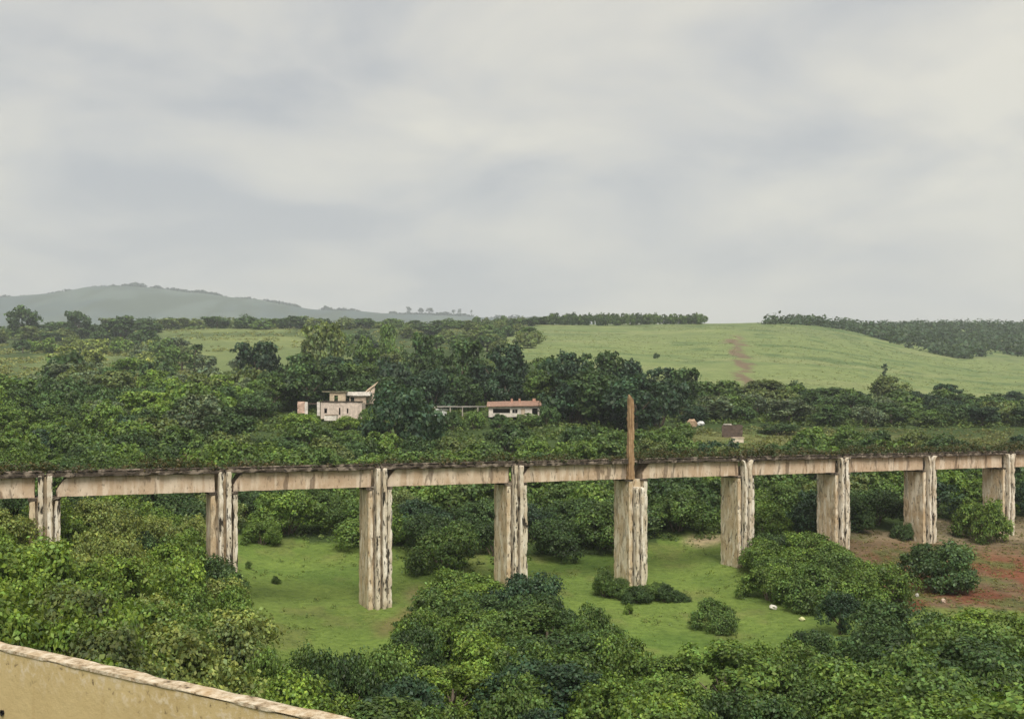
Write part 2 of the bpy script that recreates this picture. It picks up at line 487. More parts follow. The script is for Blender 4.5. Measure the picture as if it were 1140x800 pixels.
def foliage(seed, n_lobe, n_sub, n_leaf, leaf, shape='dome', lobe_r=(.26, .42), sub_r=(.30, .5), gap=.0):
    """crown of unit radius standing on z=0 (dome) or spanning 0..H (others); lobes > twigs > leaves"""
    rng = np.random.default_rng(seed)
    d = unit(rng, n_lobe, .55)
    if shape == 'dome':
        d[:, 2] = np.abs(d[:, 2]) * .95 - .05
        lc = d * rng.uniform(.45, .80, (n_lobe, 1)); lc[:, 2] = lc[:, 2] * .95 + .22
        lr = rng.uniform(*lobe_r, n_lobe)
    elif shape == 'ball':
        lc = unit(rng, n_lobe, .2) * rng.uniform(.38, .76, (n_lobe, 1)); lc[:, 2] = lc[:, 2] * .85 + .86
        lr = rng.uniform(*lobe_r, n_lobe)
    elif shape == 'umbrella':
        a = rng.uniform(0, 2 * math.pi, n_lobe); q = np.sqrt(rng.random(n_lobe)) * .8
        lc = np.stack([q * np.cos(a), q * np.sin(a), 1.25 - .45 * q ** 2 + rng.normal(0, .1, n_lobe)], -1); lr = rng.uniform(*lobe_r, n_lobe)
    else:  # column
        h = rng.uniform(.15, 2.6, n_lobe); w = np.clip(np.sin(np.clip(h / 2.75, 0, 1) * math.pi) ** .6, .15, 1) * .62
        a = rng.uniform(0, 2 * math.pi, n_lobe)
        lc = np.stack([np.cos(a) * w * rng.uniform(.3, 1, n_lobe), np.sin(a) * w * rng.uniform(.3, 1, n_lobe), h], -1); lr = rng.uniform(*lobe_r, n_lobe)
    cen = lc.mean(0) * np.array([0, 0, 1])
    ltone = rng.uniform(.72, 1.28, n_lobe)
    C, O, T = [], [], []
    for k in range(n_lobe):
        sd = unit(rng, n_sub, .35)
        sd2 = sd + .5 * (lc[k] - cen) / (np.linalg.norm(lc[k] - cen) + 1e-6); sd2 /= np.linalg.norm(sd2, axis=1, keepdims=True)
        sc = lc[k] + sd2 * lr[k] * rng.uniform(.55, .95, (n_sub, 1)) * np.array([1.1, 1.1, .85])
        sr = lr[k] * rng.uniform(*sub_r, n_sub)
        keep = rng.random(n_sub) > gap
        for j in np.nonzero(keep)[0]:
            ld = unit(rng, n_leaf, .45)
            p = sc[j] + ld * sr[j] * rng.uniform(.35, 1.12, (n_leaf, 1)) * np.array([1.1, 1.1, .75])
            C.append(p); O.append(ld * .8 + sd2[j] * .5 + np.array([0, 0, .35]))
            T.append(np.full(n_leaf, ltone[k] * rng.uniform(.75, 1.25)))
    C = np.concatenate(C); O = np.concatenate(O); T = np.concatenate(T)
    O /= np.linalg.norm(O, axis=1, keepdims=True) + 1e-9
    ok = C[:, 2] > .0; C, O, T = C[ok], O[ok], T[ok]
    V, Fq = leaf_quads(C, O, leaf, rng)
    me = mesh_from('foliage', V, Fq, M['leaf'])
    n = len(C)
    g = T * rng.uniform(.55, 1.4, n); y = rng.random(n)
    col = np.stack([g * (.82 + .34 * y), g * (1.0 + .06 * y), g * (1.0 - .25 * y)], -1)
    face_colour(me, 'tint', col)
    return me


def tube(V, Fc, pts, radii, seg=6):
    pts = [Vector(p) for p in pts]; base = len(V)
    for i, p in enumerate(pts):
        d = (pts[min(i + 1, len(pts) - 1)] - pts[max(i - 1, 0)]).normalized()
        a = d.orthogonal().normalized(); b = d.cross(a)
        for k in range(seg):
            t = 2 * math.pi * k / seg
            V.append(tuple(p + (a * math.cos(t) + b * math.sin(t)) * radii[i]))
    for i in range(len(pts) - 1):
        for k in range(seg):
            k2 = (k + 1) % seg
            Fc.append((base + i * seg + k, base + i * seg + k2, base + (i + 1) * seg + k2, base + (i + 1) * seg + k))


def trunk_mesh(seed, kind):
    rng = random.Random(seed); V, Fc = [], []
    if kind == 'dome':
        for k in range(6):
            a = 2 * math.pi * (k + rng.random() * .6) / 6; s = rng.uniform(.25, .55)
            tube(V, Fc, [(0.03 * math.cos(a), .03 * math.sin(a), -.15), (s * .45 * math.cos(a), s * .45 * math.sin(a), .22), (s * math.cos(a), s * math.sin(a), .55)], [.035, .025, .01], 5)
    else:
        H = {'ball': .95, 'umbrella': 1.05, 'column': 2.2}[kind]
        bx, by = rng.uniform(-.08, .08), rng.uniform(-.08, .08)
        tube(V, Fc, [(0, 0, -.2), (bx * .5, by * .5, .25), (bx, by, .55), (0, 0, H)], [.085, .07, .055, .02], 8)
        for k in range(6):
            a = 2 * math.pi * (k + rng.random() * .7) / 6; z0 = rng.uniform(.35, .6) * (H / .95); s = rng.uniform(.3, .6) * (.5 if kind == 'column' else 1)
            tube(V, Fc, [(bx, by, z0), (s * .5 * math.cos(a), s * .5 * math.sin(a), z0 + .18), (s * math.cos(a), s * math.sin(a), z0 + .45)], [.035, .025, .008], 5)
    return mesh_from('trunk', V, Fc, M['bark'], True)


NEARF = [foliage(100 + k, 19, 17, 34, .043, 'dome') for k in range(5)]
MIDF = [foliage(200 + k, 15, 12, 20, .068, 'dome') for k in range(5)]
FARF = [foliage(300 + k, 14, 9, 12, .12, 'dome', (.34, .5)) for k in range(4)]
NEARB = [foliage(400 + k, 19, 16, 30, .047, 'ball', gap=.06) for k in range(3)]
MIDB = [foliage(500 + k, 22, 12, 17, .078, 'ball', (.28, .44), gap=.04) for k in range(5)]
FARB = [foliage(600 + k, 16, 9, 12, .13, 'ball', (.32, .48)) for k in range(4)]
UMB = [foliage(700 + k, 14, 10, 16, .08, 'umbrella', (.2, .34)) for k in range(3)]
COLF = [foliage(800 + k, 16, 9, 15, .085, 'column', (.22, .36), gap=.05) for k in range(3)]


def extent(me):
    a = np.zeros(len(me.vertices) * 3, np.float32); me.vertices.foreach_get('co', a); a = a.reshape(-1, 3)
    return float(np.percentile(np.hypot(a[:, 0], a[:, 1]), 96)), float(np.percentile(a[:, 2], 99.3))


TRD = [trunk_mesh(1 + k, 'dome') for k in range(3)]
TRB = [trunk_mesh(11 + k, 'ball') for k in range(3)]
TRU = [trunk_mesh(21 + k, 'umbrella') for k in range(2)]
TRC = [trunk_mesh(31 + k, 'column') for k in range(2)]
ZMAX = {'dome': 1.35, 'ball': 1.95, 'umbrella': 1.5, 'column': 2.8}

TONES = {  # leaf albedo
    'bright green': (.152, .218, .042), 'fresh green': (.124, .186, .042), 'mid green': (.094, .146, .040),
    'deep green': (.060, .100, .036), 'dark bluish green': (.040, .074, .040), 'olive green': (.130, .160, .058),
    'dull grey green': (.125, .158, .095), 'yellowish green': (.205, .240, .075),
}

# ------------------------------------------------------------------ viaduct geometry constants (needed to keep plants clear)
Z0 = 90.0
PX0, PY0 = (50 - CX) / F * Z0, Z0
dX, dY = 14.13, 6.642
SPAN = math.hypot(dX, dY); ANG = math.atan2(dY, dX)
UB = np.array([math.cos(ANG), math.sin(ANG)]); VB = np.array([-math.sin(ANG), math.cos(ANG)])


def to_uv(x, y):
    d = np.array([x - PX0, y - PY0]); return float(d @ UB), float(d @ VB)


def from_uv(u, v):
    p = np.array([PX0, PY0]) + u * UB + v * VB; return float(p[0]), float(p[1])


# ------------------------------------------------------------------ planting plan
PLANTS = []     # dicts: x,y,z, rx (half width), h (height), shape, tone, zone, kind


def plant(x, y, width, h, shape, tone, zone, kind, force=False, sink=.15):
    PLANTS.append(dict(x=x, y=y, z=gz(x, y) - sink, r=width / 2, h=h, shape=shape, tone=tone, zone=zone, kind=kind, force=force))


def hero(px, base, top, wpx, shape, tone, zone, kind, Y=None):
    Y = Y or depth_at(px, base)
    x = (px - CX) / F * Y
    g = gz(x, Y); ztop = -(top - HY) / F * Y
    plant(x, Y, wpx / F * Y, max(1.0, ztop - g + .15), shape, tone, zone, kind, True)


def scatter(poly, spacing, wid, hgt, shapes, tones, zone, kind, tries=6000, seed=1, avoid=(), cap=None, gap=None, pscale=14.):
    rng = np.random.default_rng(seed)
    P = np.array(poly, float)
    lo, hi = P.min(0), P.max(0)
    # sample uniformly in plan
    pts = []
    Yr = np.sqrt(rng.uniform(lo[1] ** 2, hi[1] ** 2, tries)); pr = rng.uniform(lo[0], hi[0], tries)
    ok = in_poly(pr, Yr, poly)
    Xs = (pr - CX) / F * Yr
    sel = []
    for k in np.nonzero(ok)[0]:
        x, y = Xs[k], Yr[k]
        if any((x - a) ** 2 + (y - b) ** 2 < spacing ** 2 for a, b in sel): continue
        if any((x - a) ** 2 + (y - b) ** 2 < rr ** 2 for a, b, rr in avoid): continue
        sel.append((x, y))
    names = list(tones); pw = np.array([tones[t] for t in names], float); pw /= pw.sum()
    patch = lambda x, y: float(fbm(np.array([x / pscale]), np.array([y / pscale]), 3)[0])
    for (x, y) in sel[:cap]:
        if gap and fbm(np.array([x / 38.]), np.array([y / 38. + 7]), 3)[0] < gap: continue
        s = rng.uniform(0, 1) ** 1.3
        w = wid[0] + (wid[1] - wid[0]) * s
        h = hgt[0] + (hgt[1] - hgt[0]) * (.6 * s + .4 * rng.random())
        u, v = to_uv(x, y)
        if abs(v) < 4.5:                          # keep crowns under the deck and off the piers
            near = abs((u / SPAN) - round(u / SPAN)) * SPAN
            if near < 2.8 and abs(v) < 3.8 and y > 80: continue
            h = min(h, -7.6 - gz(x, y))
            if h < 1.2: continue
        q = np.clip((patch(x, y) - .5) * (1.6 if pscale < 20 else 3.2) + .5 + (rng.random() - .5) * (1.0 if pscale < 20 else .7), 0, .999)   # tone follows patches
        tone = names[int(np.searchsorted(np.cumsum(pw), q))]
        plant(x, y, w, h, shapes[rng.integers(len(shapes))], tone, zone, kind)


# houses stand here; keep crowns out of them
AV_H = [(-45, 252, 9), (-38, 252, 9), (-31, 257, 7), (-51, 251, 6), (-3, 253, 8), (5, 253, 8), (-14, 252, 5)]

T_L = {'bright green': 4, 'fresh green': 4, 'mid green': 2, 'deep green': 1}
# slope of bushes between the ochre wall and the nearest piers
scatter([(-70, 36), (240, 34), (330, 44), (300, 62), (262, 76), (243, 88), (232, 96), (222, 112), (-70, 112)], 3.6, (5.0, 8.2), (3.6, 6.0), ['dome'], {'deep green': 1, 'mid green': 2, 'fresh green': 4, 'bright green': 6, 'olive green': 1, 'yellowish green': 1}, 'slope', 'shrub', seed=3)
# wood below the wall along the near side of the meadow
scatter([(300, 40), (1230, 40), (1230, 80), (1140, 79), (1060, 78), (1000, 82), (950, 82), (910, 78), (850, 74), (760, 73), (700, 74), (650, 80), (590, 91), (560, 102), (500, 100), (482, 90), (465, 76), (420, 72), (380, 69), (330, 66), (290, 62)], 4.0, (5.2, 8.8), (3.6, 5.5), ['dome', 'dome', 'ball'], {'fresh green': 3, 'mid green': 4, 'deep green': 3, 'bright green': 2, 'dark bluish green': 1}, 'nearwood', 'shrub', seed=5)
# bushes by the dirt
scatter([(845, 114), (858, 105), (930, 99), (985, 100), (992, 109), (955, 118), (890, 124), (848, 123)], 3.5, (5, 7.6), (3.0, 4.6), ['dome'], {'fresh green': 3, 'mid green': 3, 'deep green': 2, 'olive green': 1}, 'dirtside', 'shrub', seed=9)
# thicket beyond the viaduct
scatter([(-70, 112), (215, 116), (262, 131), (330, 131), (400, 133), (440, 128), (460, 118), (560, 118), (590, 128), (680, 131), (712, 139), (762, 141), (805, 145), (850, 133), (900, 133), (965, 139), (1005, 152), (1240, 156), (1240, 204), (-70, 204)], 6.0, (7.0, 11.5), (4.2, 6.6), ['dome'], {'fresh green': 3, 'mid green': 4, 'deep green': 4, 'dark bluish green': 2, 'olive green': 1}, 'thicket', 'shrub', seed=11, avoid=[(47, 200, 10), (45, 190, 9)])
# bright bushes below the houses
scatter([(235, 168), (430, 168), (420, 236), (330, 240), (230, 236)], 6.5, (7, 11), (2.6, 4.2), ['dome'], {'bright green': 4, 'fresh green': 4, 'mid green': 1}, 'houseslope', 'shrub', seed=13, avoid=AV_H)
scatter([(480, 200), (700, 200), (720, 240), (600, 244), (480, 240)], 6.5, (7, 11), (2.2, 3.6), ['dome'], {'bright green': 2, 'fresh green': 4, 'mid green': 3, 'olive green': 1}, 'houseslope', 'shrub', seed=14, avoid=AV_H)
# left-hand wooded slope
scatter([(-70, 204), (235, 204), (235, 240), (300, 250), (300, 330), (-70, 330)], 9.0, (7.5, 14.5), (4.5, 10.5), ['dome', 'ball'], {'deep green': 2, 'mid green': 3, 'fresh green': 4, 'bright green': 2, 'olive green': 2, 'dull grey green': 2}, 'woodslope', 'tree', seed=15, pscale=22.)
scatter([(-70, 330), (170, 330), (215, 430), (210, 600), (-70, 700)], 12, (7, 16), (4.5, 11.5), ['dome', 'ball'], {'deep green': 2, 'mid green': 3, 'fresh green': 4, 'dull grey green': 3, 'olive green': 3, 'yellowish green': 3}, 'farslope', 'tree', seed=17, gap=.51, pscale=30.)
# dark trees round the houses
scatter([(300, 266), (420, 268), (600, 268), (630, 240), (735, 236), (735, 330), (300, 340)], 10, (11, 17), (8, 14), ['ball', 'ball', 'dome'], {'dark bluish green': 4, 'deep green': 4, 'mid green': .6}, 'housewood', 'tree', seed=19, avoid=AV_H)
# hedge of trees below the cane field
scatter([(720, 272), (1240, 276), (1240, 352), (1140, 350), (1000, 334), (720, 338)], 9, (9, 15), (4.5, 8), ['ball', 'dome'], {'deep green': 4, 'mid green': 3, 'dark bluish green': 2, 'olive green': 2, 'dull grey green': 1}, 'fieldedge', 'tree', seed=21)
scatter([(745, 210), (1240, 212), (1240, 262), (745, 262)], 8.5, (5, 10), (1.6, 3.4), ['dome'], {'mid green': 3, 'olive green': 3, 'deep green': 1}, 'shelf', 'shrub', seed=23, avoid=[(50.8, 220, 10), (49, 210, 10), (52, 230, 8)])
# scattered trees in front of the pastures
scatter([(225, 340), (550, 345), (545, 470), (225, 430)], 13, (9, 15), (7, 12.5), ['ball', 'ball', 'dome'], {'mid green': 4, 'deep green': 3, 'olive green': 3, 'dull grey green': 2}, 'pasture', 'tree', seed=25, gap=.42)
scatter([(360, 470), (560, 470), (600, 600), (560, 760), (400, 760)], 18, (10, 17), (6, 10), ['ball', 'dome'], {'mid green': 4, 'olive green': 4, 'deep green': 2}, 'pasture', 'tree', seed=27, gap=.47)
scatter([(-70, 700), (130, 700), (190, 820), (600, 780), (620, 900), (-70, 900)], 22, (15, 26), (7, 11), ['dome', 'ball'], {'mid green': 3, 'olive green': 3, 'deep green': 2}, 'crest', 'tree', seed=29)

# individually surveyed plants
for a in (
    (288, 440, 381, 52, 'ball', 'dark bluish green', 'housewood'), (330, 446, 395, 50, 'ball', 'deep green', 'housewood'),
    (360, 432, 361, 46, 'ball', 'olive green', 'pasture'), (405, 436, 376, 34, 'ball', 'mid green', 'pasture'),
    (436, 420, 362, 30, 'ball', 'mid green', 'pasture'), (470, 442, 374, 52, 'ball', 'deep green', 'housewood'),
    (515, 448, 380, 62, 'ball', 'deep green', 'housewood'), (556, 450, 385, 64, 'ball', 'dark bluish green', 'housewood'),
    (628, 462, 394, 62, 'ball', 'dark bluish green', 'housewood'), (668, 456, 393, 52, 'ball', 'deep green', 'housewood'),
    (696, 458, 402, 48, 'ball', 'deep green', 'housewood'), (640, 470, 424, 78, 'dome', 'dark bluish green', 'housewood'),
    (447, 499, 428, 96, 'dome', 'dark bluish green', 'houseslope'), (758, 462, 411, 52, 'ball', 'deep green', 'fieldedge'),
    (803, 458, 424, 50, 'ball', 'mid green', 'fieldedge'), (728, 440, 412, 9, 'column', 'deep green', 'fieldedge'),
    (24, 378, 342, 34, 'ball', 'deep green', 'crest'), (88, 374, 347, 28, 'ball', 'deep green', 'crest'),
    (134, 378, 352, 36, 'ball', 'deep green', 'crest'), (160, 388, 367, 32, 'ball', 'deep green', 'farslope'),
    (72, 432, 392, 56, 'dome', 'deep green', 'farslope'), (218, 416, 383, 22, 'column', 'deep green', 'farslope'),
    (203, 412, 392, 34, 'ball', 'mid green', 'farslope'), (184, 416, 387, 30, 'ball', 'mid green', 'farslope'),
    (984, 428, 405, 9, 'column', 'dark bluish green', 'fieldedge'), (994, 452, 419, 46, 'ball', 'olive green', 'fieldedge'),
    (1050, 454, 428, 38, 'ball', 'dark bluish green', 'fieldedge'), (1100, 462, 441, 42, 'ball', 'mid green', 'fieldedge'),
    (884, 456, 429, 24, 'ball', 'fresh green', 'fieldedge'), (912, 456, 433, 40, 'ball', 'deep green', 'fieldedge'),
    (940, 458, 433, 32, 'ball', 'mid green', 'fieldedge'), (731, 399, 393, 7, 'dome', 'deep green', 'field'),
):
    hero(*a, 'tree')
for a in ((300, 752, 722, 84, 'fresh green', 61), (338, 756, 726, 78, 'mid green', 63), (380, 760, 729, 84, 'deep green', 62), (424, 756, 724, 80, 'mid green', 65), (462, 750, 700, 76, 'deep green', 73),
          (498, 700, 655, 78, 'mid green', 92), (536, 690, 641, 84, 'fresh green', 99), (575, 690, 654, 70, 'mid green', 95), (615, 700, 664, 70, 'deep green', 88), (662, 712, 676, 66, 'mid green', 82)):
    hero(*a[:4], 'dome', a[4], 'nearwood', 'shrub', a[5])
for a in ((343, 470, 461, 24, 'fresh green'), (386, 476, 463, 34, 'bright green'), (408, 470, 455, 24, 'mid green'), (476, 474, 459, 26, 'fresh green'), (503, 474, 458, 26, 'deep green'), (528, 474, 458, 26, 'mid green'), (556, 474, 461, 28, 'deep green'), (588, 476, 460, 34, 'mid green'), (610, 472, 452, 28, 'deep green')):
    hero(*a[:4], 'dome', a[4], 'houseslope', 'shrub', 238)
hero(1043, 656, 606, 98, 'dome', 'deep green', 'dirt', 'shrub')
hero(1093, 601, 556, 62, 'dome', 'fresh green', 'dirt', 'shrub')
for a in ((674, 664, 634, 34), (690, 666, 643, 30), (707, 671, 652, 36), (724, 669, 648, 30), (741, 670, 650, 30), (757, 669, 657, 22)):
    hero(*a, 'dome', 'deep green' if a[0] % 2 else 'mid green', 'postfoot', 'shrub')
for a in ((797, 702, 668, 54, 'mid green', 'meadow'), (307, 650, 643, 11, 'mid green', 'meadow'), (277, 633, 627, 9, 'mid green', 'meadow'), (700, 684, 672, 12, 'bright green', 'meadow'),
          (292, 606, 580, 44, 'fresh green', 'thicket'), (1005, 600, 582, 26, 'deep green', 'dirt'), (240, 660, 618, 40, 'deep green', 'slope'), (258, 700, 640, 44, 'mid green', 'slope'),
          (190, 612, 566, 70, 'fresh green', 'slope'), (15, 600, 548, 60, 'deep green', 'slope'), (120, 612, 560, 70, 'olive green', 'slope')):
    hero(*a[:4], 'dome', a[4], a[5], 'shrub')
hero(935, 706, 660, 40, 'ball', 'dark bluish green', 'nearwood', 'shrub')
# the windbreak on the ridge and the skyline trees
rr = random.Random(4)
for k in range(32):
    px = 613 + k * 5.45 + rr.uniform(-1.2, 1.2)
    hero(px, 362, 350 + rr.uniform(-1.5, 2.0), rr.uniform(11, 15), 'dome', rr.choice(['mid green', 'deep green']), 'windbreak', 'tree', 806)
for k in range(11):
    px = 532 + k * 7.2 + rr.uniform(-2, 2)
    hero(px, 363, 353 + rr.uniform(-2, 3), rr.uniform(10, 15), 'dome', rr.choice(['mid green', 'olive green']), 'windbreak', 'tree', 905)


# ------------------------------------------------------------------ drop plants that others hide completely
def prune(cell=3.0):
    w, h = int(1140 / cell), int(800 / cell)
    buf = np.zeros((h, w), bool)
    # the ochre wall hides what is behind it
    yy, xx = np.mgrid[0:h, 0:w]; buf |= ((yy + .5) * cell) > 717 + (xx + .5) * cell * 85 / 390.
    keep = []
    for p in sorted(PLANTS, key=lambda q: q['y']):
        s = F / p['y']; cx = CX + p['x'] * s
        zt = p['z'] + p['h']; top = HY - zt * s; bot = HY - p['z'] * s
        lowfrac = {'dome': 0., 'ball': .28, 'umbrella': .5, 'column': .05}[p['shape']]
        bot = bot - (bot - top) * lowfrac
        cy, ry, rx = (top + bot) / 2, max((bot - top) / 2, cell * .6), max(p['r'] * s, cell * .6)
        x0, x1, y0, y1 = int((cx - rx) / cell) - 1, int((cx + rx) / cell) + 2, int((cy - ry) / cell) - 1, int((cy + ry) / cell) + 2
        x0, y0 = max(x0, 0), max(y0, 0); x1, y1 = min(x1, w), min(y1, h)
        if x0 >= x1 or y0 >= y1: continue
        Yg, Xg = np.mgrid[y0:y1, x0:x1]
        e = ((Xg + .5) * cell - cx) ** 2 / rx ** 2 + ((Yg + .5) * cell - cy) ** 2 / ry ** 2
        m = e <= 1; tot = m.sum()
        if tot == 0: continue
        vis = (m & ~buf[y0:y1, x0:x1]).sum()
        if (vis / tot > .14 and vis >= 2) or (p['force'] and vis >= 1):
            p['vis'] = float(vis) * cell * cell; keep.append(p)
            buf[y0:y1, x0:x1] |= e <= .8
    return keep


CLEAR = [[(-12, 325), (70, 325), (76, 520), (-12, 520)], [(100, 430), (148, 430), (148, 545), (100, 545)]]
for p in list(PLANTS):
    ppx = CX + p['x'] * F / p['y']
    if not p['force'] and any(bool(in_poly(ppx, p['y'], c)) for c in CLEAR): PLANTS.remove(p)
    elif not p['force'] and -20 < ppx < 82 and 265 < p['y'] < 326: p['h'] = min(p['h'], 4.6); p['r'] = min(p['r'], 4.8)
for p in PLANTS:                                # dark woods behind the post, a low crest before the skyline trees
    ppx = CX + p['x'] * F / p['y']
    if p['zone'] in ('housewood', 'fieldedge', 'houseslope') and 672 < ppx < 724 and 226 < p['y'] < 345: p['tone'] = 'dark bluish green' if p['zone'] == 'housewood' else 'deep green'
    if p['zone'] == 'crest' and 400 < ppx < 610 and not p['force']: p['h'] *= .68
for p in PLANTS:                                # low weeds only in front of the first pier
    ppx = CX + p['x'] * F / p['y']
    if 18 < ppx < 82 and 74 < p['y'] < 90 and not p['force']: p['h'] = min(p['h'], 2.6)
KEEP = prune()
for kd, most in (('shrub', 298), ('tree', 298)):
    ks = sorted([p for p in KEEP if p['kind'] == kd], key=lambda q: -q['vis'] - (1e5 if q['force'] else 0))
    drop = set(id(p) for p in ks[most:]); KEEP = [p for p in KEEP if id(p) not in drop]

# ------------------------------------------------------------------ wording of the labels
PIERN = ['bush-sunk', 'slope-edge', 'bare-footed meadow', 'bush-footed', 'post-carrying', 'sandy-track', 'flat-faced', 'bright-edged', 'bush-hidden']


def bearing_words(p, rel):
    s = F / p['y']; px = CX + p['x'] * s
    xs = [50, 250, 419, 570, 702, 822, 929, 1023, 1112]
    k = int(np.argmin([abs(px - x) for x in xs])); d = px - xs[k]
    if abs(d) < 32: return f'{rel} by the {PIERN[k]} pier'
    j = k + (1 if d > 0 else -1)
    if j < 0 or j > 8: return f'{rel} outside the {PIERN[k]} pier'
    return f'{rel} between {PIERN[min(k, j)]} and {PIERN[max(k, j)]} piers'


def place_words(p):
    z = p['zone']; px = CX + p['x'] * F / p['y']; Y = p['y']
    if z == 'slope':
        if Y < 52: return 'just over the ochre wall' + (', near its flaked end' if px > 180 else ', by its drain hole' if px < 70 else '')
        if Y < 74: return bearing_words(p, 'midslope')
        return bearing_words(p, 'bridgeside')
    if z == 'nearwood':
        if Y < 55: return bearing_words(p, 'lowest in the wood')
        if Y < 70: return bearing_words(p, 'mid-wood')
        return bearing_words(p, 'at the wood edge')
    if z == 'dirtside': return ('fronting ' if Y < 108 else 'among the big bushes nearest ') + ('the dirt patch' if px > 950 else 'the flat-faced pier' if px > 885 else 'the sandy track pier')
    if z == 'thicket':
        b = 'low in the thicket' if Y < 140 else 'midway up the thicket' if Y < 172 else 'topping the thicket'
        return bearing_words(p, b)
    if z == 'houseslope': return ('below the white ruin' if px < 430 else 'below the red-roofed house' if px < 620 else 'below the very dark trees beside the post') + (', lower' if Y < 205 else ', upper') + ' on the slope'
    if z == 'housewood': return ('behind the white ruin' if px < 440 else 'behind the grey fence' if px < 530 else 'behind the red-roofed house' if px < 610 else 'between the red-roofed house and the post top' if px < 700 else 'just past the post top') + (', front row' if Y < 285 else ', back row')
    if z == 'fieldedge': return ('past the post below the cane field' if px < 790 else 'at the foot of the field trail' if px < 880 else 'below the lone spiky tree' if px < 1030 else 'at the low end of the cane field') + (', front row' if Y < 300 else ', back row')
    if z == 'shelf': return 'on the dry grass shelf ' + ('near the brown brick ruin' if px < 900 else 'far along from the brick ruin')
    if z == 'woodslope': return ('low' if Y < 245 else 'midway' if Y < 290 else 'high') + ' on the wooded slope ' + ('beyond the ' + (PIERN[0] if px < 110 else PIERN[1]) + ' pier' if px < 235 else 'beside the white ruin')
    if z == 'farslope': return ('low' if Y < 420 else 'midway' if Y < 520 else 'high') + ' on the rough slope ' + ('under the hill shoulder' if px < 70 else 'under the hill top' if px < 150 else 'next to the pale pasture')
    if z == 'pasture': return ('beside the pale pasture' if px < 350 else 'behind the white ruin far up' if px < 430 else 'uphill of the grey fence' if px < 510 else 'at the corner of the cane field') + (', near side' if Y < 430 else ', far side')
    if z == 'crest': return 'on the far crest ' + ('below the hill shoulder' if px < 70 else 'below the hill top' if px < 170 else 'beyond the pale pasture' if px < 340 else 'before the skyline trees')
    if z == 'windbreak': return 'in the straight windbreak along the ridge' if Y < 850 else 'in the ragged row joining the windbreak'
    if z == 'dirt': return 'on the bare reddish earth'
    if z == 'postfoot': return 'at the foot of the post pier'
    if z == 'meadow': return 'alone on the open meadow grass'
    return 'alone in the cane field'


def size_word(p):
    r = p['r'] * 2 * F / p['y'] / (26 if p['y'] > 200 else 52)
    return 'small ' if r < .8 else 'large ' if r > 1.5 else ''


SHW = {'dome': 'bushy', 'ball': 'round-crowned', 'umbrella': 'flat-topped', 'column': 'narrow upright'}
COUNT = {}
for p in KEEP:
    kind = 'bush' if p['kind'] == 'shrub' else 'tree'
    p['label'] = f"{size_word(p)}{p['tone']} {SHW[p['shape']]} {kind} {place_words(p)}"
    if p['kind'] == 'shrub': p['label'] = p['label'].replace('bushy bush', 'bush')
    COUNT.setdefault(p['label'], []).append(p)
# members of one bin differ in height order: name the ends of the bin by what can be seen
for lab, ps in list(COUNT.items()):
    if 2 <= len(ps):
        ps.sort(key=lambda q: q['h'])
        if ps[-1]['h'] > ps[-2]['h'] * 1.12: ps[-1]['label'] = 'tallest ' + lab
        if len(ps) > 2 and ps[0]['h'] < ps[1]['h'] * .9: ps[0]['label'] = 'lowest ' + lab
COUNT = {}
for p in KEEP:
    p['label'] = ' '.join(p['label'].split()[:16]); COUNT.setdefault(p['label'], []).append(p)
ZG = {'slope': 'bushes on the slope below the wall', 'nearwood': 'bushes of the low wood beside the meadow', 'dirtside': 'big bushes beside the dirt', 'thicket': 'bushes of the thicket beyond the viaduct',
      'houseslope': 'bushes below the houses', 'housewood': 'dark trees round the houses', 'fieldedge': 'trees below the cane field', 'shelf': 'low bushes on the dry shelf', 'woodslope': 'trees of the wooded slope',
      'farslope': 'trees of the rough far slope', 'pasture': 'trees near the pale pasture', 'crest': 'trees on the far crest', 'windbreak': 'trees of the ridge windbreak', 'dirt': 'bushes on the bare earth',
      'postfoot': 'bushes at the foot of the post pier', 'meadow': 'bushes in the meadow', 'field': 'bushes in the field'}

rng = np.random.default_rng(77)
VISN = {}
for p in KEEP:
    sh, Y = p['shape'], p['y']
    if sh == 'dome': me = (NEARF if Y < 146 else MIDF if Y < 300 else FARF)
    elif sh == 'ball': me = (NEARB if Y < 112 else MIDB if Y < 420 else FARB)
    elif sh == 'umbrella': me = UMB
    else: me = COLF
    me = me[rng.integers(len(me))]
    tr = {'dome': TRD, 'ball': TRB, 'umbrella': TRU, 'column': TRC}[sh]; tr = tr[rng.integers(len(tr))]
    ex, ez = extent(me); sx, sz = p['r'] / ex, p['h'] / ez
    rz = rng.uniform(0, 6.28)
    v = np.array(TONES[p['tone']]) * rng.uniform(.9, 1.1) * 1.08 * (1.2 if p['zone'] in ('woodslope', 'farslope', 'pasture', 'crest', 'houseslope') else 1.0)  # leaf colour on these slopes lightened to stand in for haze
    name = 'shrub' if p['kind'] == 'shrub' else 'tree'
    e = empty(name, (p['x'], p['y'], p['z']), rz); e.scale = (sx * rng.uniform(.94, 1.06), sx * rng.uniform(.94, 1.06), sz)
    tag(e, p['label'], 'bush' if name == 'shrub' else 'tree', ZG[p['zone']] if len(COUNT[p['label']]) == 1 else p['label'])
    c = obj('foliage' if name == 'shrub' else 'crown', me, e); c.color = (*v, 1)
    if Y < 420 or p['shape'] != 'dome':
        obj('stem' if name == 'shrub' else 'trunk', tr, e)
    VISN[name] = VISN.get(name, 0) + 1
print('PLANTS', len(PLANTS), VISN, 'labels', len(COUNT))


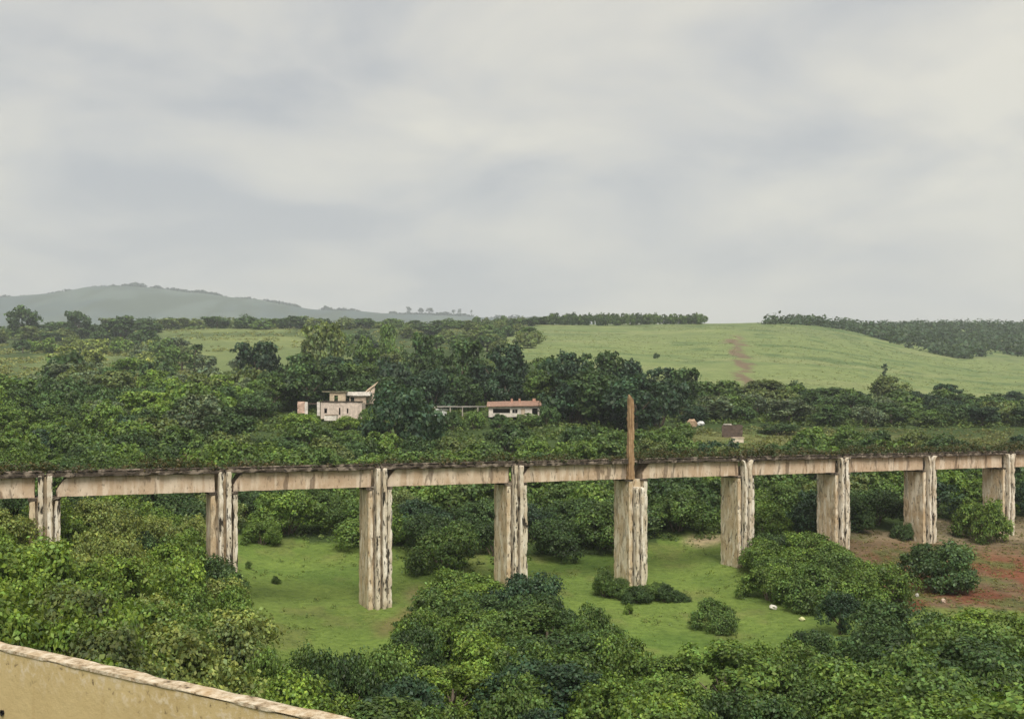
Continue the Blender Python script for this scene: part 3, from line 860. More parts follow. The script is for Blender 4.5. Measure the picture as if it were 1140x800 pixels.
# ------------------------------------------------------------------ ground cover (uncountable)
def cover(name, polys, n, per, rad, hgt, leaf, tone, seed, flat=.6, tonevar=.3, keep=None, up=.6):
    rng = np.random.default_rng(seed); Cs, Os, Ts = [], [], []
    for poly in polys:
        P = np.array(poly, float); lo, hi = P.min(0), P.max(0)
        Y = np.sqrt(rng.uniform(lo[1] ** 2, hi[1] ** 2, n)); px = rng.uniform(lo[0], hi[0], n)
        ok = in_poly(px, Y, poly); Y, px = Y[ok], px[ok]; X = (px - CX) / F * Y
        if keep is not None:
            k2 = keep(px, Y, X); Y, px, X = Y[k2], px[k2], X[k2]
        Z = ground_z(X, Y)
        s = rng.uniform(.5, 1.4, len(X))
        m = len(X)
        off = rng.normal(0, 1, (m, per, 3)); off /= np.linalg.norm(off, axis=2, keepdims=True)
        off[..., 2] = np.abs(off[..., 2])
        rr = rng.uniform(.3, 1, (m, per, 1))
        C = np.stack([X, Y, Z], -1)[:, None, :] + off * rr * s[:, None, None] * np.array([rad, rad, hgt])
        Cs.append(C.reshape(-1, 3)); Os.append((off * .7 + np.array([0, 0, up])).reshape(-1, 3))
        Ts.append(np.repeat(rng.uniform(1 - tonevar, 1 + tonevar, m), per))
    C = np.concatenate(Cs); O = np.concatenate(Os); T = np.concatenate(Ts)
    V, Fq = leaf_quads(C, O, leaf, rng, flat)
    me = mesh_from(name, V, Fq, M['leaf'])
    y = rng.random(len(C)); g = T * rng.uniform(.75, 1.3, len(C))
    face_colour(me, 'tint', np.stack([g * (.9 + .35 * y), g, g * (1 - .25 * y)], -1))
    o = obj(name, me); o.color = (*tone, 1)
    return tag(o, kind='stuff')


cover('undergrowth', [[(-70, 36), (240, 34), (330, 44), (300, 62), (262, 76), (243, 88), (232, 96), (222, 112), (-70, 112)],
                      [(300, 40), (1230, 40), (1230, 80), (1140, 79), (1060, 78), (1000, 82), (950, 82), (910, 78), (850, 74), (760, 73), (700, 74), (650, 80), (590, 91), (560, 102), (500, 100), (482, 90), (465, 76), (420, 72), (380, 69), (330, 66), (290, 62)],
                      [(-70, 112), (215, 116), (262, 131), (400, 133), (440, 128), (460, 118), (560, 118), (590, 128), (680, 131), (712, 139), (850, 133), (965, 139), (1005, 152), (1240, 156), (1240, 204), (-70, 204)]],
      3200, 22, 1.1, 1.0, .26, TONES['mid green'], 41)
cover('scrub', [[(-70, 204), (735, 204), (735, 330), (-70, 330)], [(735, 270), (1240, 272), (1240, 350), (735, 340)], [(225, 330), (550, 330), (560, 480), (225, 440)]],
      2400, 18, 2.2, 1.5, .55, TONES['mid green'], 43)
cover('brush', [[(-70, 330), (210, 330), (210, 620), (-70, 700)], [(-70, 600), (200, 600), (560, 560), (600, 900), (-70, 900)]], 2200, 16, 2.6, 1.4, .8, (.20, .235, .082), 44, .5, .3, lambda px, Y, X: fbm(X / 22, Y / 22, 3) > .47)
mk = lambda px, Y, X: fbm(X / 4, Y / 4, 3) > .38
cover('meadow_grass', [MEADOW], 7000, 4, .34, .10, .12, (.150, .235, .05), 45, .25, .12, mk, 3.0)
cover('dry_grass', [DIRT, [(735, 202), (1240, 202), (1240, 266), (735, 262)]], 2600, 8, .5, .35, .17, (.16, .165, .06), 47, .5, .2, None, 2.0)
cover('tall_grass', [MEADOW], 2600, 9, .55, .5, .15, (.13, .185, .05), 46, .6, .25, lambda px, Y, X: fbm(X / 7 + 20, Y / 7, 3) > .58)
cover('cane', [[(560, 470), (700, 395), (850, 352), (1000, 345), (1140, 385), (1240, 400), (1240, 760), (1050, 800), (880, 805), (600, 800)]], 7000, 4, 1.6, .3, .6, (.170, .212, .084), 48, .3, .12, lambda px, Y, X: (fbm(X / 60 + 4, Y / 40, 3) > .40) & (np.abs(px - 826) > 7), 3.2)
cover('rough_grass', [[(735, 203), (1240, 205), (1240, 268), (740, 264)]], 2600, 9, 1.3, .7, .38, (.135, .16, .06), 50, .6, .45, lambda px, Y, X: fbm(X / 9 + 2, Y / 9, 3) > .42, 1.2)
# scrub mass on the far ridge past the field
RIDGE = [(850, 800), (900, 790), (935, 800), (950, 790), (985, 765), (1030, 730), (1075, 695), (1092, 715), (1098, 800), (1112, 800), (1118, 740), (1240, 700), (1240, 1230), (1000, 1230), (880, 930)]
cover('ridge_scrub', [RIDGE], 2600, 26, 8.0, 8.0, 2.2, (.040, .076, .034), 49, .6, .35, lambda px, Y, X: fbm(X / 40 + 5, Y / 40, 3) > .33)
cover('crest_scrub', [[(-70, 760), (190, 830), (560, 800), (600, 900), (-70, 930)]], 700, 20, 6, 3.6, 1.9, TONES['mid green'], 51, .6, .35)


# scrub on the distant hill
def hill_scrub():
    rng = np.random.default_rng(8)
    cs, os_, ts = [], [], []
    for k in range(900):
        px = rng.uniform(-60, 620); Y = 4000 + rng.uniform(-50, 60)
        if fbm(np.array([px / 23.]), np.array([3.]), 3)[0] < .36: continue
        x = (px - CX) / F * 4000; z = hill_z(px) + rng.uniform(-12, 0)
        o = rng.normal(0, 1, (20, 3)); o /= np.linalg.norm(o, axis=1, keepdims=True); o[:, 2] = np.abs(o[:, 2])
        cs.append(np.array([x, Y, z]) + o * np.array([26, 20, rng.uniform(8, 17)])); os_.append(o); ts.append(np.full(20, rng.uniform(.7, 1.3)))
    C = np.concatenate(cs); V, Fq = leaf_quads(C, np.concatenate(os_), 11, rng)
    me = mesh_from('hill_scrub', V, Fq, M['leaf']); t = np.concatenate(ts)
    face_colour(me, 'tint', np.stack([t, t, t], -1)); o = obj('hill_scrub', me); o.color = (.025, .045, .03, 1)
    tag(o, kind='stuff')


hill_scrub()

HT = [(75, 329, 3.5, 5), (83, 328, 3, 4), (118, 321.5, 3, 4), (364, 339, 9, 10), (378, 342, 5, 6), (391, 342, 4, 7), (419, 346, 7, 6), (437, 345, 7, 7), (456, 340, 7, 12), (468, 341, 8, 12), (478, 341, 9, 12), (493, 344, 12, 10), (505, 345, 5, 8), (512, 342, 4, 12), (525, 345, 2.5, 9)]
HTW = ['speck of a tree beside the notch on the hill shoulder', 'small round tree on the hill shoulder', 'low tree at the start of the hill top', 'broad lone tree where the far hill runs down to the plain', 'small round tree next to the broad lone one on the hill foot', 'slim tree standing apart on the hill foot', 'low wide tree on the skyline after the slim one', 'low tree joining the skyline group', 'tall pale blue tree first in the skyline group', 'tall tree second in the skyline group', 'wide tree in the middle of the skyline group', 'widest flat tree of the skyline group', 'thin tree after the flat one on the skyline', 'tall narrow tree ending the skyline group', 'bare needle-thin tree alone on the skyline']
for (px, top, w, h), lab in zip(HT, HTW):
    Y = 3990.0; s = Y / F; x = (px - CX) * 4000 / F
    ztop = (HY - top) * s
    e = empty('skyline_tree', (x, Y, ztop - (h + 3) * s), rr.uniform(0, 6)); tall = h > w * 1.3
    e.scale = (w * 1.45 * s / 2 / (.8 if tall else 1),) * 2 + ((h + 3) * s / (2.8 if tall else 1.95),)
    tag(e, lab, 'tree', 'trees on the far skyline')
    c = obj('crown', (COLF if tall else FARB)[rr.randrange(3)], e); c.color = (.04, .065, .03, 1)
    obj('trunk', (TRC if tall else TRB)[0], e)


# ------------------------------------------------------------------ viaduct
def rough_box(u0, u1, v0, v1, z0, z1, res=.35, amp=.05, chip=.12, seed=0, taper=0.0, warp=None, zres=None):
    """box whose faces are gridded and weathered: undulating faces and broken arrises"""
    zres = zres or res
    nu, nv, nz = max(2, int((u1 - u0) / res)), max(2, int((v1 - v0) / res)), max(2, int((z1 - z0) / zres))
    idx = {}; V = []; Fc = []
    so = Vector((seed * 7.3, seed * 3.1, seed * 1.7))

    def vert(i, j, k):
        key = (i, j, k)
        if key in idx: return idx[key]
        p = Vector((u0 + (u1 - u0) * i / nu, v0 + (v1 - v0) * j / nv, z0 + (z1 - z0) * k / nz))
        eu, ev, ez = i in (0, nu), j in (0, nv), k in (0, nz)
        q = p * 1.0; q.z *= .35
        d = noise.noise_vector(q * 1.1 + so) * amp + noise.noise_vector(p * 2.9 + so) * amp * .6
        if eu + ev + ez >= 2:
            c = max(0.0, noise.noise(p * 1.4 + so) + .15) * chip
            if eu: d.x += c if i == 0 else -c
            if ev: d.y += c if j == 0 else -c
            if ez: d.z += c if k == 0 else -c
        if taper:
            t = taper * (z1 - p.z); p.x += t * (p.x - (u0 + u1) / 2); p.y += t * (p.y - (v0 + v1) / 2)
        p = p + d
        if warp: p = warp(p)
        idx[key] = len(V); V.append(tuple(p)); return idx[key]
    for i in range(nu):
        for j in range(nv):
            Fc.append((vert(i, j, 0), vert(i, j + 1, 0), vert(i + 1, j + 1, 0), vert(i + 1, j, 0)))
            Fc.append((vert(i, j, nz), vert(i + 1, j, nz), vert(i + 1, j + 1, nz), vert(i, j + 1, nz)))
    for i in range(nu):
        for k in range(nz):
            Fc.append((vert(i, 0, k), vert(i + 1, 0, k), vert(i + 1, 0, k + 1), vert(i, 0, k + 1)))
            Fc.append((vert(i, nv, k), vert(i, nv, k + 1), vert(i + 1, nv, k + 1), vert(i + 1, nv, k)))
    for j in range(nv):
        for k in range(nz):
            Fc.append((vert(0, j, k), vert(0, j, k + 1), vert(0, j + 1, k + 1), vert(0, j + 1, k)))
            Fc.append((vert(nu, j, k), vert(nu, j + 1, k), vert(nu, j + 1, k + 1), vert(nu, j, k + 1)))
    return V, Fc


def crisp(me):
    me.polygons.foreach_set('use_smooth', np.ones(len(me.polygons), dtype=bool)); me.set_sharp_from_angle(angle=math.radians(38)); return me


def join(*parts):
    V, Fc = [], []
    for v, f in parts:
        b = len(V); V += v; Fc += [tuple(i + b for i in q) for q in f]
    return V, Fc


GT, GB, ST = -5.42, -7.22, -5.02           # girder top and bottom, slab top
via = empty('viaduct', (PX0, PY0, 0), ANG)
tag(via, 'long ruined concrete viaduct on stained ribbed piers crossing the valley', 'viaduct')
for i in range(-2, 11):
    uc = i * SPAN
    x, y = from_uv(uc, 0); g = min(gz(*from_uv(uc + a, b)) for a in (-1.3, 1.3) for b in (-2.3, 2.0)) - .6
    s = 50 + i * 13
    core = rough_box(uc - 1.22, uc + 1.22, -1.08, 1.75, g, GB - .02, .3, .022, .10, s, .0022)
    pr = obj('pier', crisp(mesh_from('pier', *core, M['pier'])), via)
    # two ribs standing proud of the front with a deep groove between them, running up to the deck between the beam ends
    top = GB - .9 if i == 4 else ST - .25
    for (a, b, dv) in ((-.54, -.15, .0), (.17, .62, .05)):
        def flare(p, m=uc, i=i, t=top):
            if i >= 5 and p.z > t - 1.1: p.x += (1 if p.x > m else -1) * .30 * ((p.z - t + 1.1) / 1.1) ** 2
            return p
        rb = rough_box(uc + a, uc + b, -2.2 + dv, -1.10, g, top, .2, .026, .14, s + 3 + a, .0, flare)
        obj('rib', crisp(mesh_from('rib', *rb, M['pier_rib'])), pr)
    wb = rough_box(uc - .25, uc + .25, -1.40, -1.05, g, top - .1, .25, .02, .06, s + 5)
    obj('groove_wall', crisp(mesh_from('groove_wall', *wb, M['pier'])), pr)
    # side pilasters, set back from the ribs
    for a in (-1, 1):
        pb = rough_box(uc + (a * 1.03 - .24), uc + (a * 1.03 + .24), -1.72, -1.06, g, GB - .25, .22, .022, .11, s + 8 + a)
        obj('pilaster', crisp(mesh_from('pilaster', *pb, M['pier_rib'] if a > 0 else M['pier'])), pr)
    cap = rough_box(uc - 1.38, uc - .66, -1.75, 1.8, GB - .27, GB - .004, .22, .03, .09, s + 11)
    cap2 = rough_box(uc + .66, uc + 1.34, -1.75, 1.8, GB - .27, GB - .004, .22, .03, .09, s + 12)
    for c in (cap, cap2): obj('bearing_shelf', mesh_from('bearing_shelf', *c, M['slab']), pr)
    rear = rough_box(uc - .6, uc + .6, 1.6, 2.3, g, ST - .3, .4, .05, .12, s + 9)
    obj('rib', crisp(mesh_from('rib', *rear, M['pier'])), pr)
    # girder of the span that starts here, its near end cut back in a curve at the top
    if i < 10:
        ua, ub = uc + .92, uc + SPAN - .82

        def warp(p, ua=ua):
            t = (p.x - ua) / 1.05
            if t < 1:
                lim = GT - (1 - max(t, 0)) ** 1.6 * 1.25
                p.z = GB + (p.z - GB) * (lim - GB) / (GT - GB)
            return p
        gb = rough_box(ua, ub, -1.22, 1.22, GB, GT, .3, .022, .05, s + 20, 0, warp)
        gd = obj('girder', crisp(mesh_from('girder', *gb, M['girder'])), via)
        # narrow web stiffeners at uneven spacing
        sl = rough_box(uc + .1, uc + SPAN - .05, -1.72, 1.72, GT + .004, ST, .25, .025, .12, s + 30)
        obj('deck_slab', mesh_from('deck_slab', *sl, M['slab']), via)
        pz = rough_box(uc + .2, uc + SPAN - .2, -1.70, -1.42, ST + .004, ST + .22, .22, .04, .2, s + 33)
        obj('kerb', mesh_from('kerb', *pz, M['slab']), via)


# weeds on the deck
def deck_weeds():
    rng = np.random.default_rng(61); n = 9000
    u = rng.uniform(-2 * SPAN, 10 * SPAN, n); v = rng.uniform(-1.6, 1.6, n)
    d = fbm(u / 3.0, v / 2 + 4, 3) * 1.0 + smooth01((u - 2 * SPAN) / (3 * SPAN)) * .16
    ok = d > .44; u, v, d = u[ok], v[ok], d[ok]
    per = 9; m = len(u)
    o = rng.normal(0, 1, (m, per, 3)); o /= np.linalg.norm(o, axis=2, keepdims=True); o[..., 2] = np.abs(o[..., 2])
    hh = (.2 + (d - .44) * 2.3) * rng.uniform(.6, 1.4, m)
    xy = np.array([PX0, PY0]) + u[:, None] * UB + v[:, None] * VB
    C = np.concatenate([xy, np.full((m, 1), ST + .02)], 1)[:, None, :] + o * np.stack([np.full(m, .32), np.full(m, .32), hh], -1)[:, None, :]
    C = C.reshape(-1, 3); V, Fq = leaf_quads(C, o.reshape(-1, 3) * .6 + np.array([0, 0, .5]), .17, rng, .7)
    me = mesh_from('weeds', V, Fq, M['leaf'])
    br = np.repeat(rng.random(m) < .38, per); g = rng.uniform(.6, 1.3, len(C))
    col = np.where(br[:, None], np.array([1.6, .95, .9]), np.array([1., 1., 1.])) * g[:, None]
    face_colour(me, 'tint', col); ob = obj('weeds', me); ob.color = (.07, .095, .035, 1); tag(ob, kind='stuff')


deck_weeds()

# the tall post on the fifth pier
up = 4 * SPAN - .98
pv, pf = rough_box(-.32, .32, -.26, .26, 0, 10.1, .2, .05, .12, 5, .03)
pv2 = []
for (a, b, c) in pv:
    if c > 8.2: c -= max(0, (a + .42)) * (c - 8.2) * .62
    pv2.append((a + .010 * c, b, c))
px_, py_ = from_uv(up, -1.52)
po = obj('post', mesh_from('post', pv2, pf, M['wood'])); po.location = (px_, py_, GB - .02); po.rotation_euler = (0, 0, ANG)
tag(po, 'tall weathered brown post with a splintered slanting top standing on a pier', 'post')


# ------------------------------------------------------------------ ochre wall close to the viewer
def build_wall():
    A = np.array([(0 - CX) / F * 17.53, 17.53]); B = np.array([(390 - CX) / F * 13.1, 13.1])
    d = (B - A) / np.linalg.norm(B - A); ang = math.atan2(d[1], d[0])
    root = empty('boundary_wall', (A[0], A[1], -4.09), ang)
    tag(root, 'weathered ochre rendered wall with crumbling pale coping at the near corner', 'wall')
    wv = rough_box(-26, 14, 0, .27, -4.2, -.058, .4, .008, .02, 3)
    obj('wall_face', mesh_from('wall_face', *wv, M['ochre']), root)
    cp = rough_box(-26, 14, -.014, .285, -.055, 0, .085, .006, .028, 6, zres=.03)
    obj('coping', mesh_from('coping', *cp, M['coping']), root)
    # drain hole: a dark pipe mouth with a small stain cup
    V, Fc = [], []
    seg = 14
    for k, (r, y) in enumerate(((.048, -.035), (.034, -.035), (.034, .05))):
        for j in range(seg):
            t = 2 * math.pi * j / seg; V.append((r * math.cos(t), y, r * 1.25 * math.sin(t)))
    for k in range(2):
        for j in range(seg): Fc.append((k * seg + j, k * seg + (j + 1) % seg, (k + 1) * seg + (j + 1) % seg, (k + 1) * seg + j))
    Fc.append(tuple(2 * seg + j for j in range(seg)))
    me = mesh_from('drain_hole', V, Fc, M['tint']); face_colour(me, 'tint', np.full((len(me.polygons), 3), .012))
    dh = obj('drain_hole', me, root); dh.location = (.10, 0, -1.13)


build_wall()


# ------------------------------------------------------------------ houses and ruins
def tbox(x0, x1, y0, y1, z0, z1, seed=1, amp=.02, res=.8):
    return rough_box(x0, x1, y0, y1, z0, z1, res, amp, amp * 2, seed)


def tobj(name, geo, colr, parent=None):
    me = mesh_from(name, *geo, M['tint']); n = len(me.polygons)
    face_colour(me, 'tint', np.tile(np.array(colr), (n, 1)))
    return obj(name, me, parent)


def at(px, py, Y): return ((px - CX) / F * Y, Y, -(py - HY) / F * Y)


S250 = 250 / F
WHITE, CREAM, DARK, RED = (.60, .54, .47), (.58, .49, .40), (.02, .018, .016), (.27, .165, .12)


def wall_with_openings(w, h, t, holes):
    """front wall in the xz plane with real openings (x0,x1,z0,z1); returned as boxes that butt end to end"""
    xs = sorted({0, w} | {a for q in holes for a in q[:2]}); parts = []
    for a, b in zip(xs[:-1], xs[1:]):
        hs = sorted([(q[2], q[3]) for q in holes if q[0] <= a + 1e-6 and q[1] >= b - 1e-6])
        z = 0
        for lo, hi in hs + [(h, h)]:
            if lo - z > .02: parts.append(plain_box(a, b, 0, t, z, lo))
            z = hi
    return join(*parts)


def plain_box(x0, x1, y0, y1, z0, z1):
    V = [(x, y, z) for z in (z0, z1) for y in (y0, y1) for x in (x0, x1)]
    return V, [(0, 2, 3, 1), (4, 5, 7, 6), (0, 1, 5, 4), (1, 3, 7, 5), (3, 2, 6, 7), (2, 0, 4, 6)]


# red-roofed house
x, y, z = at(544, 464, 250)
h = empty('house', (x, y, z), 0); tag(h, 'small white house with a rusty red low-pitched roof among dark trees', 'house')
fw = wall_with_openings(13.0, 2.75, .25, [(1.1, 5.4, 1.0, 2.1), (6.0, 7.3, .9, 2.0), (8.2, 9.2, 0, 2.1), (11.0, 12.4, .6, 2.2)])
tobj('wall', join(fw, plain_box(0, .25, .25, 6, 0, 3.0), plain_box(12.75, 13.0, .25, 6, 0, 3.0), plain_box(0, 13, 6, 6.25, 0, 3.6)), WHITE, h)
tobj('shade_panel', join(plain_box(.3, 12.7, 1.6, 1.7, 0, 2.7)), (.06, .055, .05), h)  # thin dark sheet standing in for the shade inside the openings
tobj('door', plain_box(8.22, 9.18, .08, .16, .02, 2.08), (.45, .36, .26), h)
win = tobj('window', join(plain_box(6.0, 7.3, .06, .12, .9, 1.0), plain_box(6.0, 7.3, .06, .12, 1.9, 2.0), plain_box(6.6, 6.7, .06, .12, 1.0, 1.9)), (.5, .45, .4), h)
rv = [(-.5, -.6, 2.72), (13.9, -.6, 2.95), (13.9, 6.6, 4.3), (-.5, 6.6, 4.0)]
rf_ = rv + [(a, b, c - .16) for a, b, c in rv]
tobj('roof', (rf_, [(0, 1, 2, 3), (7, 6, 5, 4), (0, 4, 5, 1), (1, 5, 6, 2), (2, 6, 7, 3), (3, 7, 4, 0)]), RED, h)
for cx_, cw in ((5.6, .55), (7.6, .5), (11.2, .8)):
    tobj('chimney', plain_box(cx_, cx_ + cw, 4.4, 4.4 + cw, 3.3, 4.75), (.42, .24, .17), h)

# white ruin: main block
x, y, z = at(357, 466, 250)
h = empty('ruined_house', (x, y, z), 0); tag(h, 'roofless pale plastered ruin with streaked long front wall', 'ruin')
fw = wall_with_openings(10.4, 4.2, .3, [(.9, 1.6, 1.4, 2.6), (4.6, 5.0, 1.0, 2.8), (6.6, 7.0, 1.4, 2.6)])
tobj('wall', join(fw, plain_box(0, .3, .3, 6, 0, 4.1), plain_box(10.1, 10.4, .3, 6, 0, 4.1), plain_box(0, 10.4, 6, 6.3, 0, 4.1)), (.56, .46, .385), h)
tobj('shade_panel', plain_box(.35, 10.05, 1.2, 1.3, 0, 3.9), DARK, h)  # near-black sheet, interior shade of the ruin given as colour
tobj('roof_beam', tbox(-.2, 10.7, -.2, .5, 4.21, 4.5, 4, .05), (.06, .045, .035), h)
x, y, z = at(331, 460, 250)
h = empty('ruined_wall', (x, y, z), 0); tag(h, 'broken pinkish wall stub with two white posts beside the pale ruin', 'ruin')
tobj('wall', tbox(0, 1.9, 0, .4, 0, 3.0, 5, .12, .5), (.52, .36, .28), h)
for a in (1.9, 5.0): tobj('post', tbox(a, a + .75, -.1, .4, -.6, 2.9, 6 + a, .05, .5), (.62, .56, .5), h)
tobj('lintel', tbox(2.65, 5.0, .05, .3, 2.3, 2.6, 7, .05), (.1, .07, .06), h)
x, y, z = at(361, 468, 243)
h = empty('water_trough', (x, y, z), 0); tag(h, 'low white block in front of the pale ruin', 'trough')
tobj('basin', join(plain_box(0, 3.0, 0, .2, 0, 1.3), plain_box(0, .2, .2, 1.5, 0, 1.3), plain_box(2.8, 3.0, .2, 1.5, 0, 1.3), plain_box(0, 3.0, 1.5, 1.7, 0, 1.3)), (.7, .64, .56), h)
tobj('lid', tbox(.1, 3.1, -.1, 1.7, 1.302, 1.5, 9, .05), (.25, .18, .13), h)
x, y, z = at(367, 450, 262)
h = empty('outbuilding', (x, y, z), 0); tag(h, 'beige flat-roofed outbuilding rising behind the pale ruin', 'building')
tobj('wall', wall_with_openings(4.2, 3.2, .3, [(1.2, 2.2, .8, 2.4)]), (.5, .4, .28), h); tobj('roof', tbox(-2.0, 4.6, -.4, 3.5, 3.205, 3.5, 3, .06), (.22, .2, .13), h); tobj('side_wall', plain_box(0, .3, .302, 3.2, 0, 3.2), (.5, .4, .28), h)
x, y, z = at(389, 450, 264)
h = empty('flat_roofed_hut', (x, y, z), 0); tag(h, 'hut with a bright white flat roof slab behind the pale ruin', 'hut')
tobj('wall', wall_with_openings(4.4, 2.3, .3, [(.3, 1.3, 0, 1.9)]), (.45, .35, .26), h); tobj('side_wall', plain_box(4.1, 4.4, .302, 4, 0, 2.3), (.45, .35, .26), h); tobj('roof', tbox(-1.0, 5.6, -.6, 4.4, 2.305, 3.35, 4, .04), (.74, .68, .6), h)
x, y, z = at(407, 443, 268)
h = empty('lean_to_shed', (x, y, z), 0); tag(h, 'shed with a steep tan sheet roof by the white roof slab', 'shed')
sv = [(-.2, -.3, 1.6), (2.7, -.3, 3.6), (3.1, 2.4, 4.6), (.2, 2.4, 2.5)]
tobj('roof', (sv + [(a, b, c - .2) for a, b, c in sv], [(0, 1, 2, 3), (7, 6, 5, 4), (0, 4, 5, 1), (1, 5, 6, 2), (2, 6, 7, 3), (3, 7, 4, 0)]), (.5, .38, .27), h)
tobj('wall', join(plain_box(0, .25, 0, 2.6, -1.5, 1.5), plain_box(2.2, 2.45, 0, 2.2, -1.5, 3.0), ([(.25, 0, -1.5), (2.2, 0, -1.5), (2.2, 0, 2.9), (.25, 0, 1.55), (.25, .2, -1.5), (2.2, .2, -1.5), (2.2, .2, 2.9), (.25, .2, 1.55)], [(0, 1, 2, 3), (7, 6, 5, 4), (0, 4, 5, 1), (1, 5, 6, 2), (2, 6, 7, 3), (3, 7, 4, 0)])), (.56, .46, .36), h)
# grey fence between them
x, y, z = at(483, 459, 251)
h = empty('fence', (x, y, z), 0); tag(h, 'grey rail fence on posts between the pale ruin and the red-roofed house', 'fence')
tobj('rail', tbox(0, 13.2, 0, .3, 1.3, 1.65, 3, .05), (.27, .25, .22), h)
for a in (.1, 4.0, 7.1, 11.0): tobj('post', tbox(a, a + .35, -.1, .22, -1.0, 1.3, 4 + a, .03), (.30, .27, .22), h)
x, y, z = at(482, 463, 249)
h = empty('hut', (x, y, z), 0); tag(h, 'small grey-white hut gable at the end of the grey fence', 'hut')
g_ = [(0, 0, 0), (3.4, 0, 0), (3.4, 0, 1.1), (1.0, 0, 1.9), (0, 0, 1.4)]; n_ = len(g_)
tobj('wall', (g_ + [(a, 2.5, c) for a, b, c in g_], [tuple(range(n_)), tuple(range(2 * n_ - 1, n_ - 1, -1))] + [(k, k + n_, (k + 1) % n_ + n_, (k + 1) % n_) for k in range(n_)]), (.5, .5, .46), h)
tobj('roof', tbox(.9, 3.7, -.2, 2.7, 1.52, 1.7, 5, .03), (.34, .34, .31), h)
# brown brick ruin and white block on the shelf
x, y, z = at(804, 490, 236)
h = empty('brick_ruin', (x, y, z), 0); tag(h, 'dark brown brick ruin with a pale broken top on the dry shelf', 'ruin')
tobj('wall', rough_box(0, 4.9, 0, .6, 0, 3.7, .35, .1, .35, 8), (.10, .072, .058), h); tobj('side_wall', rough_box(4.2, 4.8, .62, 4, 0, 3.2, .35, .1, .35, 9), (.13, .085, .065), h); tobj('top_course', tbox(.3, 2.2, -.08, .6, 3.66, 3.95, 9, .06, .4), (.5, .45, .4), h)
x, y, z = at(816, 497, 222)
h = empty('pump_house', (x, y, z), 0); tag(h, 'little cream block hut in front of the brown brick ruin', 'hut')
tobj('wall', wall_with_openings(2.4, 1.9, .25, [(.9, 1.3, .5, 1.2)]), (.66, .55, .43), h); tobj('side_wall', join(plain_box(0, .25, .252, 2, 0, 1.9), plain_box(2.15, 2.4, .252, 2, 0, 1.9)), (.6, .5, .4), h); tobj('roof', tbox(-.15, 2.55, -.15, 2.1, 1.905, 2.1, 3, .02), (.6, .48, .36), h)


# pale boulders
def boulder(px, py, wpx, hpx, colr, lab, Y=None):
    Y = Y or depth_at(px, py); s = Y / F
    x = (px - CX) * s; V, Fc = [], []
    bm_n = 10
    for i in range(7):
        th = math.pi * i / 6
        for j in range(bm_n):
            a = 2 * math.pi * j / bm_n
            r = 1 + .35 * noise.noise(Vector((math.cos(a) * math.sin(th) * 1.6 + px, math.sin(a) * math.sin(th) * 1.6, math.cos(th) * 1.6)))
            V.append((r * math.sin(th) * math.cos(a) * wpx * s / 2, r * math.sin(th) * math.sin(a) * wpx * s / 2, r * math.cos(th) * hpx * s / 2 + hpx * s * .35))
    for i in range(6):
        for j in range(bm_n):
            Fc.append((i * bm_n + j, (i + 1) * bm_n + j, (i + 1) * bm_n + (j + 1) % bm_n, i * bm_n + (j + 1) % bm_n))
    o = tobj('boulder', (V, Fc), colr); o.location = (x, Y, gz(x, Y)); o.rotation_euler = (0, 0, px)
    tag(o, lab, 'boulder', 'pale boulders in the valley')


boulder(861, 678, 9, 6, (.72, .68, .6), 'bright white boulder lying on the open meadow grass')
boulder(893, 691, 7, 5, (.5, .5, .25), 'small mossy boulder near the bright white one on the meadow')
boulder(1050, 702, 5, 6, (.42, .32, .25), 'upright pinkish stone between bushes past the meadow', 104)
boulder(1021, 680, 4, 5, (.45, .43, .38), 'pale stone in the grass under the round dark bush', 107)
boulder(780, 455, 9, 6, (.6, .6, .58), 'grey-white rock in the trees above the dry shelf', 268)
boulder(770, 466, 12, 12, (.42, .29, .19), 'tan earth-coloured rock above the dry shelf', 262)
boulder(1111, 601, 12, 8, (.6, .42, .32), 'pinkish lump of rubble at the foot of the last pier', 141)

# ------------------------------------------------------------------ haze
hb = mesh_from('haze', *plain_box(-6400, 6400, -6400, 6400, -40, 760))
hm, nt = new_mat('haze')
pvn = N(nt, 'ShaderNodeVolumePrincipled'); pvn.inputs['Color'].default_value = (.88, .92, 1.0, 1); pvn.inputs['Density'].default_value = .00018
pvn.inputs['Anisotropy'].default_value = .25
o_ = N(nt, 'ShaderNodeOutputMaterial'); L(nt, pvn.outputs[0], o_.inputs['Volume'])
hb.materials.append(hm)
tag(obj('haze', hb), kind='stuff')

# ------------------------------------------------------------------ sky, sun, camera
SUN_EL, SUN_AZ = 56, 172      # azimuth clockwise from +Y (the view direction): behind the viewer, to one side
w = bpy.data.worlds.new('World'); SC.world = w; w.use_nodes = True
nt = w.node_tree; nt.nodes.clear()
sk = N(nt, 'ShaderNodeTexSky', sky_type='NISHITA'); sk.sun_disc = False
sk.sun_elevation = math.radians(SUN_EL); sk.sun_rotation = math.radians(SUN_AZ)
bg1 = N(nt, 'ShaderNodeBackground'); bg1.inputs[1].default_value = .1; L(nt, sk.outputs[0], bg1.inputs[0])
tc = N(nt, 'ShaderNodeTexCoord'); sx = N(nt, 'ShaderNodeSeparateXYZ'); L(nt, tc.outputs['Generated'], sx.inputs[0])
zz = N(nt, 'ShaderNodeMath', operation='MAXIMUM', i_1=0.0); L(nt, sx.outputs[2], zz.inputs[0])
za = N(nt, 'ShaderNodeMath', operation='ADD', i_1=.26); L(nt, zz.outputs[0], za.inputs[0])
cmb = N(nt, 'ShaderNodeCombineXYZ')
for k in (0, 1):
    dv = N(nt, 'ShaderNodeMath', operation='DIVIDE'); L(nt, sx.outputs[k], dv.inputs[0]); L(nt, za.outputs[0], dv.inputs[1]); L(nt, dv.outputs[0], cmb.inputs[k])
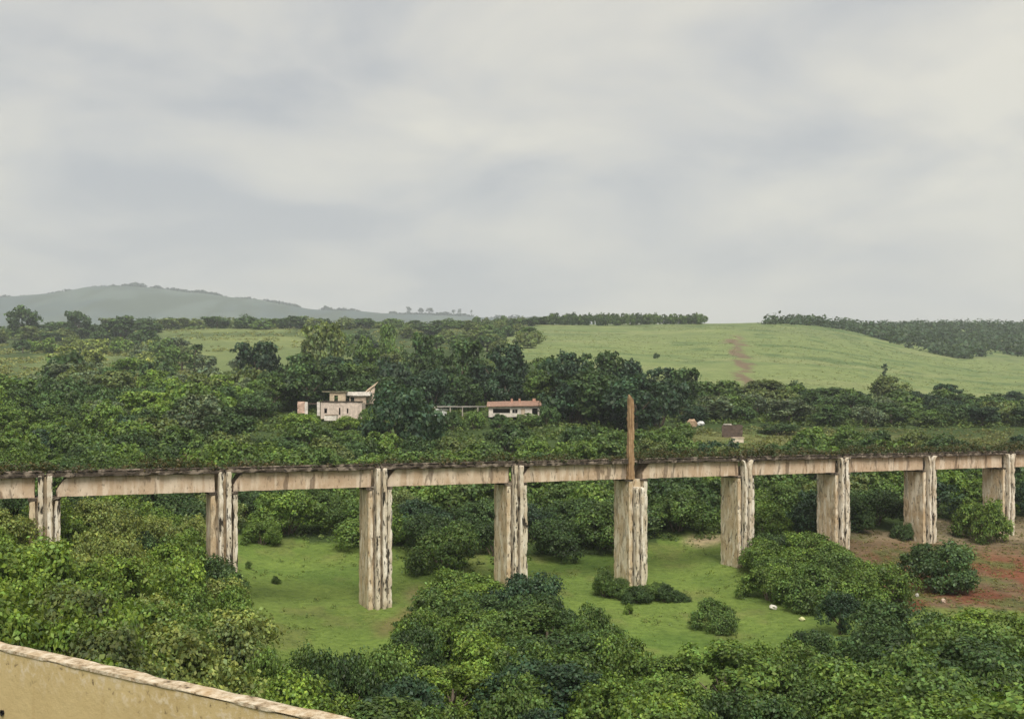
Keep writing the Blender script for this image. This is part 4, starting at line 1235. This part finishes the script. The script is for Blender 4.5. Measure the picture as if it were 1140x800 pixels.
n1 = noise_tex(nt, cmb.outputs[0], 1.7, 8, .56, (1.0, 1.25, 1), .35)
n2 = noise_tex(nt, cmb.outputs[0], .42, 3, .5, (1, 1.2, 1))
sm = N(nt, 'ShaderNodeMath', operation='MULTIPLY_ADD', i_1=.55); L(nt, n2, sm.inputs[0])
n1m = N(nt, 'ShaderNodeMath', operation='MULTIPLY', i_1=.55); L(nt, n1, n1m.inputs[0]); L(nt, n1m.outputs[0], sm.inputs[2])
cl = ramp(nt, sm.outputs[0], [(.47, (.155, .157, .159)), (.525, (.195, .191, .180)), (.57, (.226, .216, .191)), (.63, (.268, .252, .210))])
# brighter, warmer air low over the horizon
hz = N(nt, 'ShaderNodeMapRange'); L(nt, zz.outputs[0], hz.inputs[0]); hz.inputs[1].default_value = 0; hz.inputs[2].default_value = .22; hz.inputs[3].default_value = .6; hz.inputs[4].default_value = 0
cl = mixc(nt, hz.outputs[0], cl, (.246, .218, .182))
bg2 = N(nt, 'ShaderNodeBackground'); L(nt, cl, bg2.inputs[0]); bg2.inputs[1].default_value = 1.0
mx = N(nt, 'ShaderNodeMixShader'); mx.inputs[0].default_value = .94
L(nt, bg1.outputs[0], mx.inputs[1]); L(nt, bg2.outputs[0], mx.inputs[2])
wo = N(nt, 'ShaderNodeOutputWorld'); L(nt, mx.outputs[0], wo.inputs[0])
try:
    w.cycles.sampling_method = 'MANUAL'; w.cycles.sample_map_resolution = 256
except Exception: pass

sd = bpy.data.lights.new('sun', 'SUN'); sd.energy = 1.5; sd.angle = math.radians(32); sd.color = (1, .955, .88)
so = link(bpy.data.objects.new('sun', sd))
a, e = math.radians(SUN_AZ), math.radians(SUN_EL)
dirv = Vector((math.sin(a) * math.cos(e), math.cos(a) * math.cos(e), math.sin(e)))
so.rotation_euler = dirv.to_track_quat('Z', 'Y').to_euler(); so.location = dirv * 200

cd = bpy.data.cameras.new('camera'); cd.sensor_width = 36; cd.lens = 36 * F / 1140; cd.shift_y = (HY - 400) / 1140
cd.clip_start = .5; cd.clip_end = 20000
co = link(bpy.data.objects.new('camera', cd)); co.location = (0, 0, 0); co.rotation_euler = (math.radians(90), 0, 0)
SC.camera = co

SC.view_settings.view_transform = 'Standard'; SC.view_settings.look = 'None'
SC.view_settings.exposure = 1.62; SC.view_settings.gamma = 1; SC.view_settings.use_curve_mapping = False
cy = SC.cycles
cy.max_bounces = 5; cy.diffuse_bounces = 3; cy.glossy_bounces = 2; cy.transmission_bounces = 3; cy.volume_bounces = 1; cy.transparent_max_bounces = 4
cy.use_denoising = True
try:
    cy.denoiser = 'OPENIMAGEDENOISE'; cy.denoising_input_passes = 'RGB_ALBEDO_NORMAL'; cy.denoising_prefilter = 'ACCURATE'
except Exception: pass
